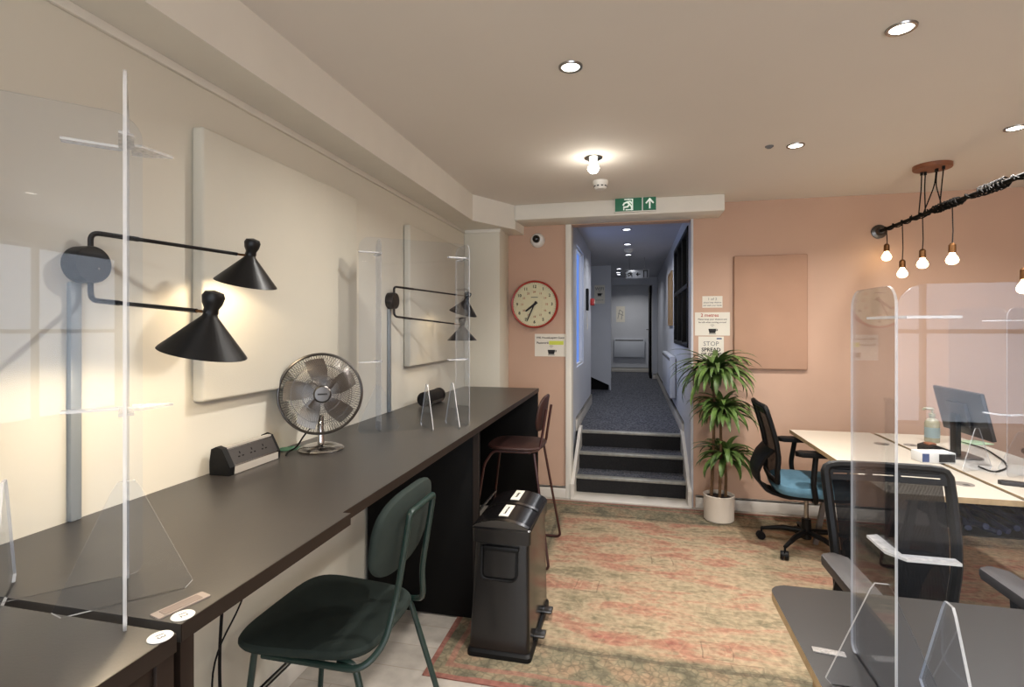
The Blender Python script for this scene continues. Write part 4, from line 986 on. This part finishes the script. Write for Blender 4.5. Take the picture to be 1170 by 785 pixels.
# ---------------------------------------------------------------- black table, lower right
bt = thing('black_table', 'black topped ply edged table with oak legs at the lower right', 'table', (.367, .2, 0))
MB().prism(rrect(0, 0, 1.6, 1.40, [.0, .05, .0, .0], 8), .709, .732, side_mi=1).build('table_top', ['topblk', 'ply'], bt, smooth=False)
for (x, y, dx, dy) in ((.10, 1.22, -.03, .06), (1.5, 1.22, .03, .06), (.10, .15, -.03, -.06), (1.5, .15, .03, -.06)):
    MB().tube([(x, y, .709), (x + dx, y + dy, 0)], [.034, .022], 4).build('leg', 'wood', bt)
MB().box((.10, .12, .655), (1.5, 1.26, .709)).build('under_frame', 'wood', bt, smooth=False)
p = at(947, 745, Z=.733); o = MB().prism(rrect(-.032, -.010, .032, .010, .002), 0, .002).build('name_plate', mat('clear_name_plate', (150, 146, 142), .25, var=.25, scale=200), loc=(p.x, p.y, .732), rot=(0, 0, -.12)); tag(o, 'small clear name plate lying on the black table at the lower right', 'plate')

# ---------------------------------------------------------------- pendant lights on a pipe
PX, PZ = 1.80, 2.176
pi = thing('ceiling_pipe', 'long dark pipe with twisted cables fixed to the pink wall', 'pipe', (PX, PYW, PZ))
MB().tube([(0, -.01, 0), (0, -4.6, 0)], .012, 12).build('pipe', 'wwire', pi)
MB().lathe([(0, 0), (.052, 0), (.052, .012), (.03, .02), (.022, .045), (0, .045)], 24, Mx=FACE_CAM).build('flange', 'dsteel', pi)
def wrap(nm, y0, y1, pitch, r, w_, ph):
    n = int((y1 - y0) / pitch * 10); rnd = random.Random(int(ph * 10)); P = []
    for k in range(n + 1):
        a = ph + 2 * PI * k / 10; q = r * (1 + .35 * rnd.random()); P.append((q * math.cos(a), -(y0 + (y1 - y0) * k / n), q * math.sin(a)))
    MB().tube(P, w_, 6).build(nm, 'wwire', pi)
wrap('wrapped_cable', .08, 4.5, .12, .014, .004, 0); wrap('wrapped_cable', .5, 4.5, .19, .017, .0035, 2)
for a, b_, r in ((.75, 1.02, .019), (1.20, 1.40, .022), (1.62, 1.72, .019), (2.15, 2.28, .02), (2.8, 3.0, .02)): wrap('cable_coil', a, b_, .030, r, .0045, a)
cn = at(1075, 188, Z=CZ)
ca = thing('ceiling_rose', 'round wooden ceiling rose feeding the pendant cables', 'ceiling rose', (PX, cn.y, CZ))
MB().lathe([(0, 0), (.10, 0), (.10, -.022), (.097, -.026), (0, -.026)], 48).build('wooden_disc', 'walnut', ca)
for k, (dx, dy, ex, ey) in enumerate(((-.03, .06, 0, .16), (-.01, .06, 0, .08), (.02, -.0, .0, .10), (.02, -.01, 0, -.10), (.03, -.06, 0, -.08))):
    MB().lathe([(0, -.026), (.008, -.026), (.008, -.045), (0, -.045)], 10, Mx=Tr(dx, dy, 0)).build('cord_grip', 'blk', ca)
    MB().tube(round_path([(dx, dy, -.04), (dx * .9, dy + .01, -.12), (ex, ey, PZ - CZ + .01)], .05), .0035, 6).build('feed_cord', 'cord', ca)
proto = None
for (px, py, lab) in ((1013, 293, 'first hanging bulb from the pink wall, close to the pipe flange'), (1031, 312, 'second hanging bulb from the wall, lowest of the four small ones'), (1054, 301, 'third hanging bulb from the wall, below the coiled cable'),
                      (1088, 296, 'fourth hanging bulb from the wall, below the ceiling rose'), (1171, 328, 'large near hanging bulb at the right edge of the view')):
    p = at(px, py, X=PX)
    t = thing('pendant_bulb', lab, 'pendant light', (PX, p.y, PZ), 0, 'bare bulbs hanging from the pipe')
    dz = p.z - PZ
    MB().tube([(0, 0, -.01), (.004, 0, dz * .5), (0, 0, dz + .088)], .003, 6).build('cord', 'cord', t)
    MB().lathe([(0, .092), (.010, .092), (.018, .082), (.019, .04), (.016, .036), (0, .036)], 20, Mx=Tr(0, 0, dz)).build('socket', 'brass', t)
    MB().lathe([(.012, .040), (.015, .026), (.026, .010), (.031, -.006), (.028, -.019), (.017, -.029), (0, -.032)], 24, Mx=Tr(0, 0, dz)).build('bulb', 'bulb', t)
    L = bpy.data.lights.new('bulb_light', 'POINT'); L.energy = 7; L.color = (1, .84, .66); L.shadow_soft_size = .022
    lo = bpy.data.objects.new('bulb_light', L); COL.objects.link(lo); lo.location = (0, 0, dz - .0); lo.parent = t

# ---------------------------------------------------------------- downlights and ceiling fittings
def downlight(x, y, label, e, col=(1, .955, .90), cz=CZ, r=.045, m='spot', size=.10, group='recessed ceiling spotlights', spread=150):
    t = thing('ceiling_spotlight', label, 'ceiling light', (x, y, cz), 0, group)
    MB().lathe([(r * .72, -.0015), (r * .8, -.006), (r, -.006), (r * 1.04, 0)], 28).build('trim_ring', 'steel', t)
    MB().lathe([(0, -.003), (r * .75, -.003)], 28).build('lens', m, t)
    L = bpy.data.lights.new('spot_light', 'AREA'); L.shape = 'DISK'; L.size = size; L.energy = e; L.color = col; L.spread = math.radians(spread)
    lo = bpy.data.objects.new('spot_light', L); COL.objects.link(lo); lo.parent = t; lo.location = (0, 0, -.02)
    return t
for (px, py, lab) in ((652, 76, 'ceiling spotlight left of centre, nearest the long counter'), (1030, 32, 'largest ceiling spotlight at the top right'), (909, 166, 'small ceiling spotlight in the middle before the pink wall'), (1160, 146, 'ceiling spotlight at the right edge beyond the pipe')):
    p = at(px, py, Z=CZ); downlight(p.x, p.y, lab, 22)
for (x, y) in ((-.3, -.6), (1.6, -.6), (-.3, -2.3), (1.6, -2.3), (3.2, -1.4), (3.3, 1.2)): downlight(x, y, 'unseen ceiling spotlight added as fill light out of view', 26, group='added fill spotlights out of view')  # unseen lamps added to fill the room with even light
# eyeball spot, still lit
p = at(678, 180, Z=CZ)
t = thing('eyeball_spotlight', 'lit eyeball spotlight hanging from the ceiling before the exit sign', 'ceiling light', (p.x, p.y, CZ))
MB().lathe([(0, -.001), (.05, -.001), (.053, -.006), (.04, -.012), (0, -.012)], 28).build('trim_ring', 'steel', t)
MB().lathe([(0, -.010), (.02, -.012), (.024, -.03), (.02, -.045)], 20).build('neck', 'spot', t); MB().lathe([(.018, -.045), (.032, -.055), (.034, -.07), (.02, -.09), (0, -.094)], 20).build('bulb', 'spot', t)
L = bpy.data.lights.new('eyeball_light', 'POINT'); L.energy = 1.6; L.color = (1, .93, .82); L.shadow_soft_size = .035
lo = bpy.data.objects.new('eyeball_light', L); COL.objects.link(lo); lo.parent = t; lo.location = (0, 0, -.13)
p = at(686, 207, Z=CZ)
t = thing('smoke_detector', 'white smoke detector on the ceiling before the exit sign', 'detector', (p.x, p.y, CZ))
MB().lathe([(0, 0), (.052, 0), (.052, -.018), (.044, -.03), (.044, -.045), (.034, -.056), (0, -.058)], 28).build('housing', 'white', t)
b = MB()
for k in range(10): b.box((.040, -.008, -.042), (.0455, .008, -.034), Mx=Rz(k * PI / 5))
b.build('vent_slots', 'ink', t, smooth=False)
p = at(879, 167, Z=CZ)
t = thing('ceiling_sensor', 'tiny grey sensor on the ceiling left of the small spotlight', 'sensor', (p.x, p.y, CZ))
MB().lathe([(0, 0), (.022, 0), (.022, -.004), (.012, -.012), (0, -.014)], 20).build('housing', 'greyink', t)
for i, (px, py) in enumerate(((716, 262), (717, 279), (718, 291), (707, 307), (707, 313), (708, 317))):
    p = at(px, py, Z=CZ); p.y = min(p.y, 9.7 + .35 * (i - 4)) if i > 3 else p.y; downlight(p.x, p.y, 'corridor ceiling spotlight, %s in the row from the doorway' % ('first', 'second', 'third', 'fourth', 'fifth', 'last')[i], 4.4 if i < 4 else 1.0, (.95, .96, 1), r=.05, m='spotc', group='corridor ceiling spotlights')
downlight(-.1, 11.5, 'unseen fill spotlight added in the far room beyond the corridor doorway', 7, (1, .98, .95), r=.05, m='spotc', group='added far room fill spotlights')  # unseen lamp added to brighten the far room wall
p = at(718, 285, Z=CZ); t = thing('smoke_detector', 'grey smoke detector between corridor ceiling spotlights', 'detector', (p.x, p.y, CZ)); MB().lathe([(0, 0), (.055, 0), (.055, -.02), (.035, -.04), (0, -.042)], 24).build('housing', 'white', t)

# ---------------------------------------------------------------- daylight
def area(nm, loc, rot, sx, sy, e, col):
    L = bpy.data.lights.new(nm, 'AREA'); L.shape = 'RECTANGLE'; L.size = sx; L.size_y = sy; L.energy = e; L.color = col
    o = bpy.data.objects.new(nm, L); COL.objects.link(o); o.location = loc; o.rotation_euler = rot; return o
area('daylight_rear_window', (.2, BY - .25, 1.4), (PI / 2, 0, PI), 2.1, 1.7, 80, (.80, .88, 1)).rotation_euler = (PI / 2, 0, 0)
area('daylight_rear_window', (2.65, BY - .25, 1.4), (PI / 2, 0, 0), 2.2, 1.7, 80, (.80, .88, 1))
area('corridor_window_light', (CL - .04, 5.57, 1.67), (0, -PI / 2, 0), 1.2, .7, 1.3, (.62, .74, 1))
w = bpy.data.worlds.new('world'); SC.world = w; w.use_nodes = True
bg = w.node_tree.nodes['Background']; sk = w.node_tree.nodes.new('ShaderNodeTexSky'); sk.sky_type = 'HOSEK_WILKIE'; sk.turbidity = 6; sk.sun_direction = (0, .3, .95)
w.node_tree.links.new(sk.outputs[0], bg.inputs[0]); bg.inputs[1].default_value = .6
SC.view_settings.view_transform = 'Standard'; SC.view_settings.look = 'None'; SC.view_settings.gamma = 1; SC.view_settings.exposure = 0; SC.view_settings.use_curve_mapping = False
try:
    SC.cycles.use_denoising = True; SC.cycles.max_bounces = 10; SC.cycles.transparent_max_bounces = 24; SC.cycles.diffuse_bounces = 5; SC.cycles.caustics_reflective = False; SC.cycles.caustics_refractive = False
    SC.cycles.sample_clamp_indirect = 4
except Exception: pass
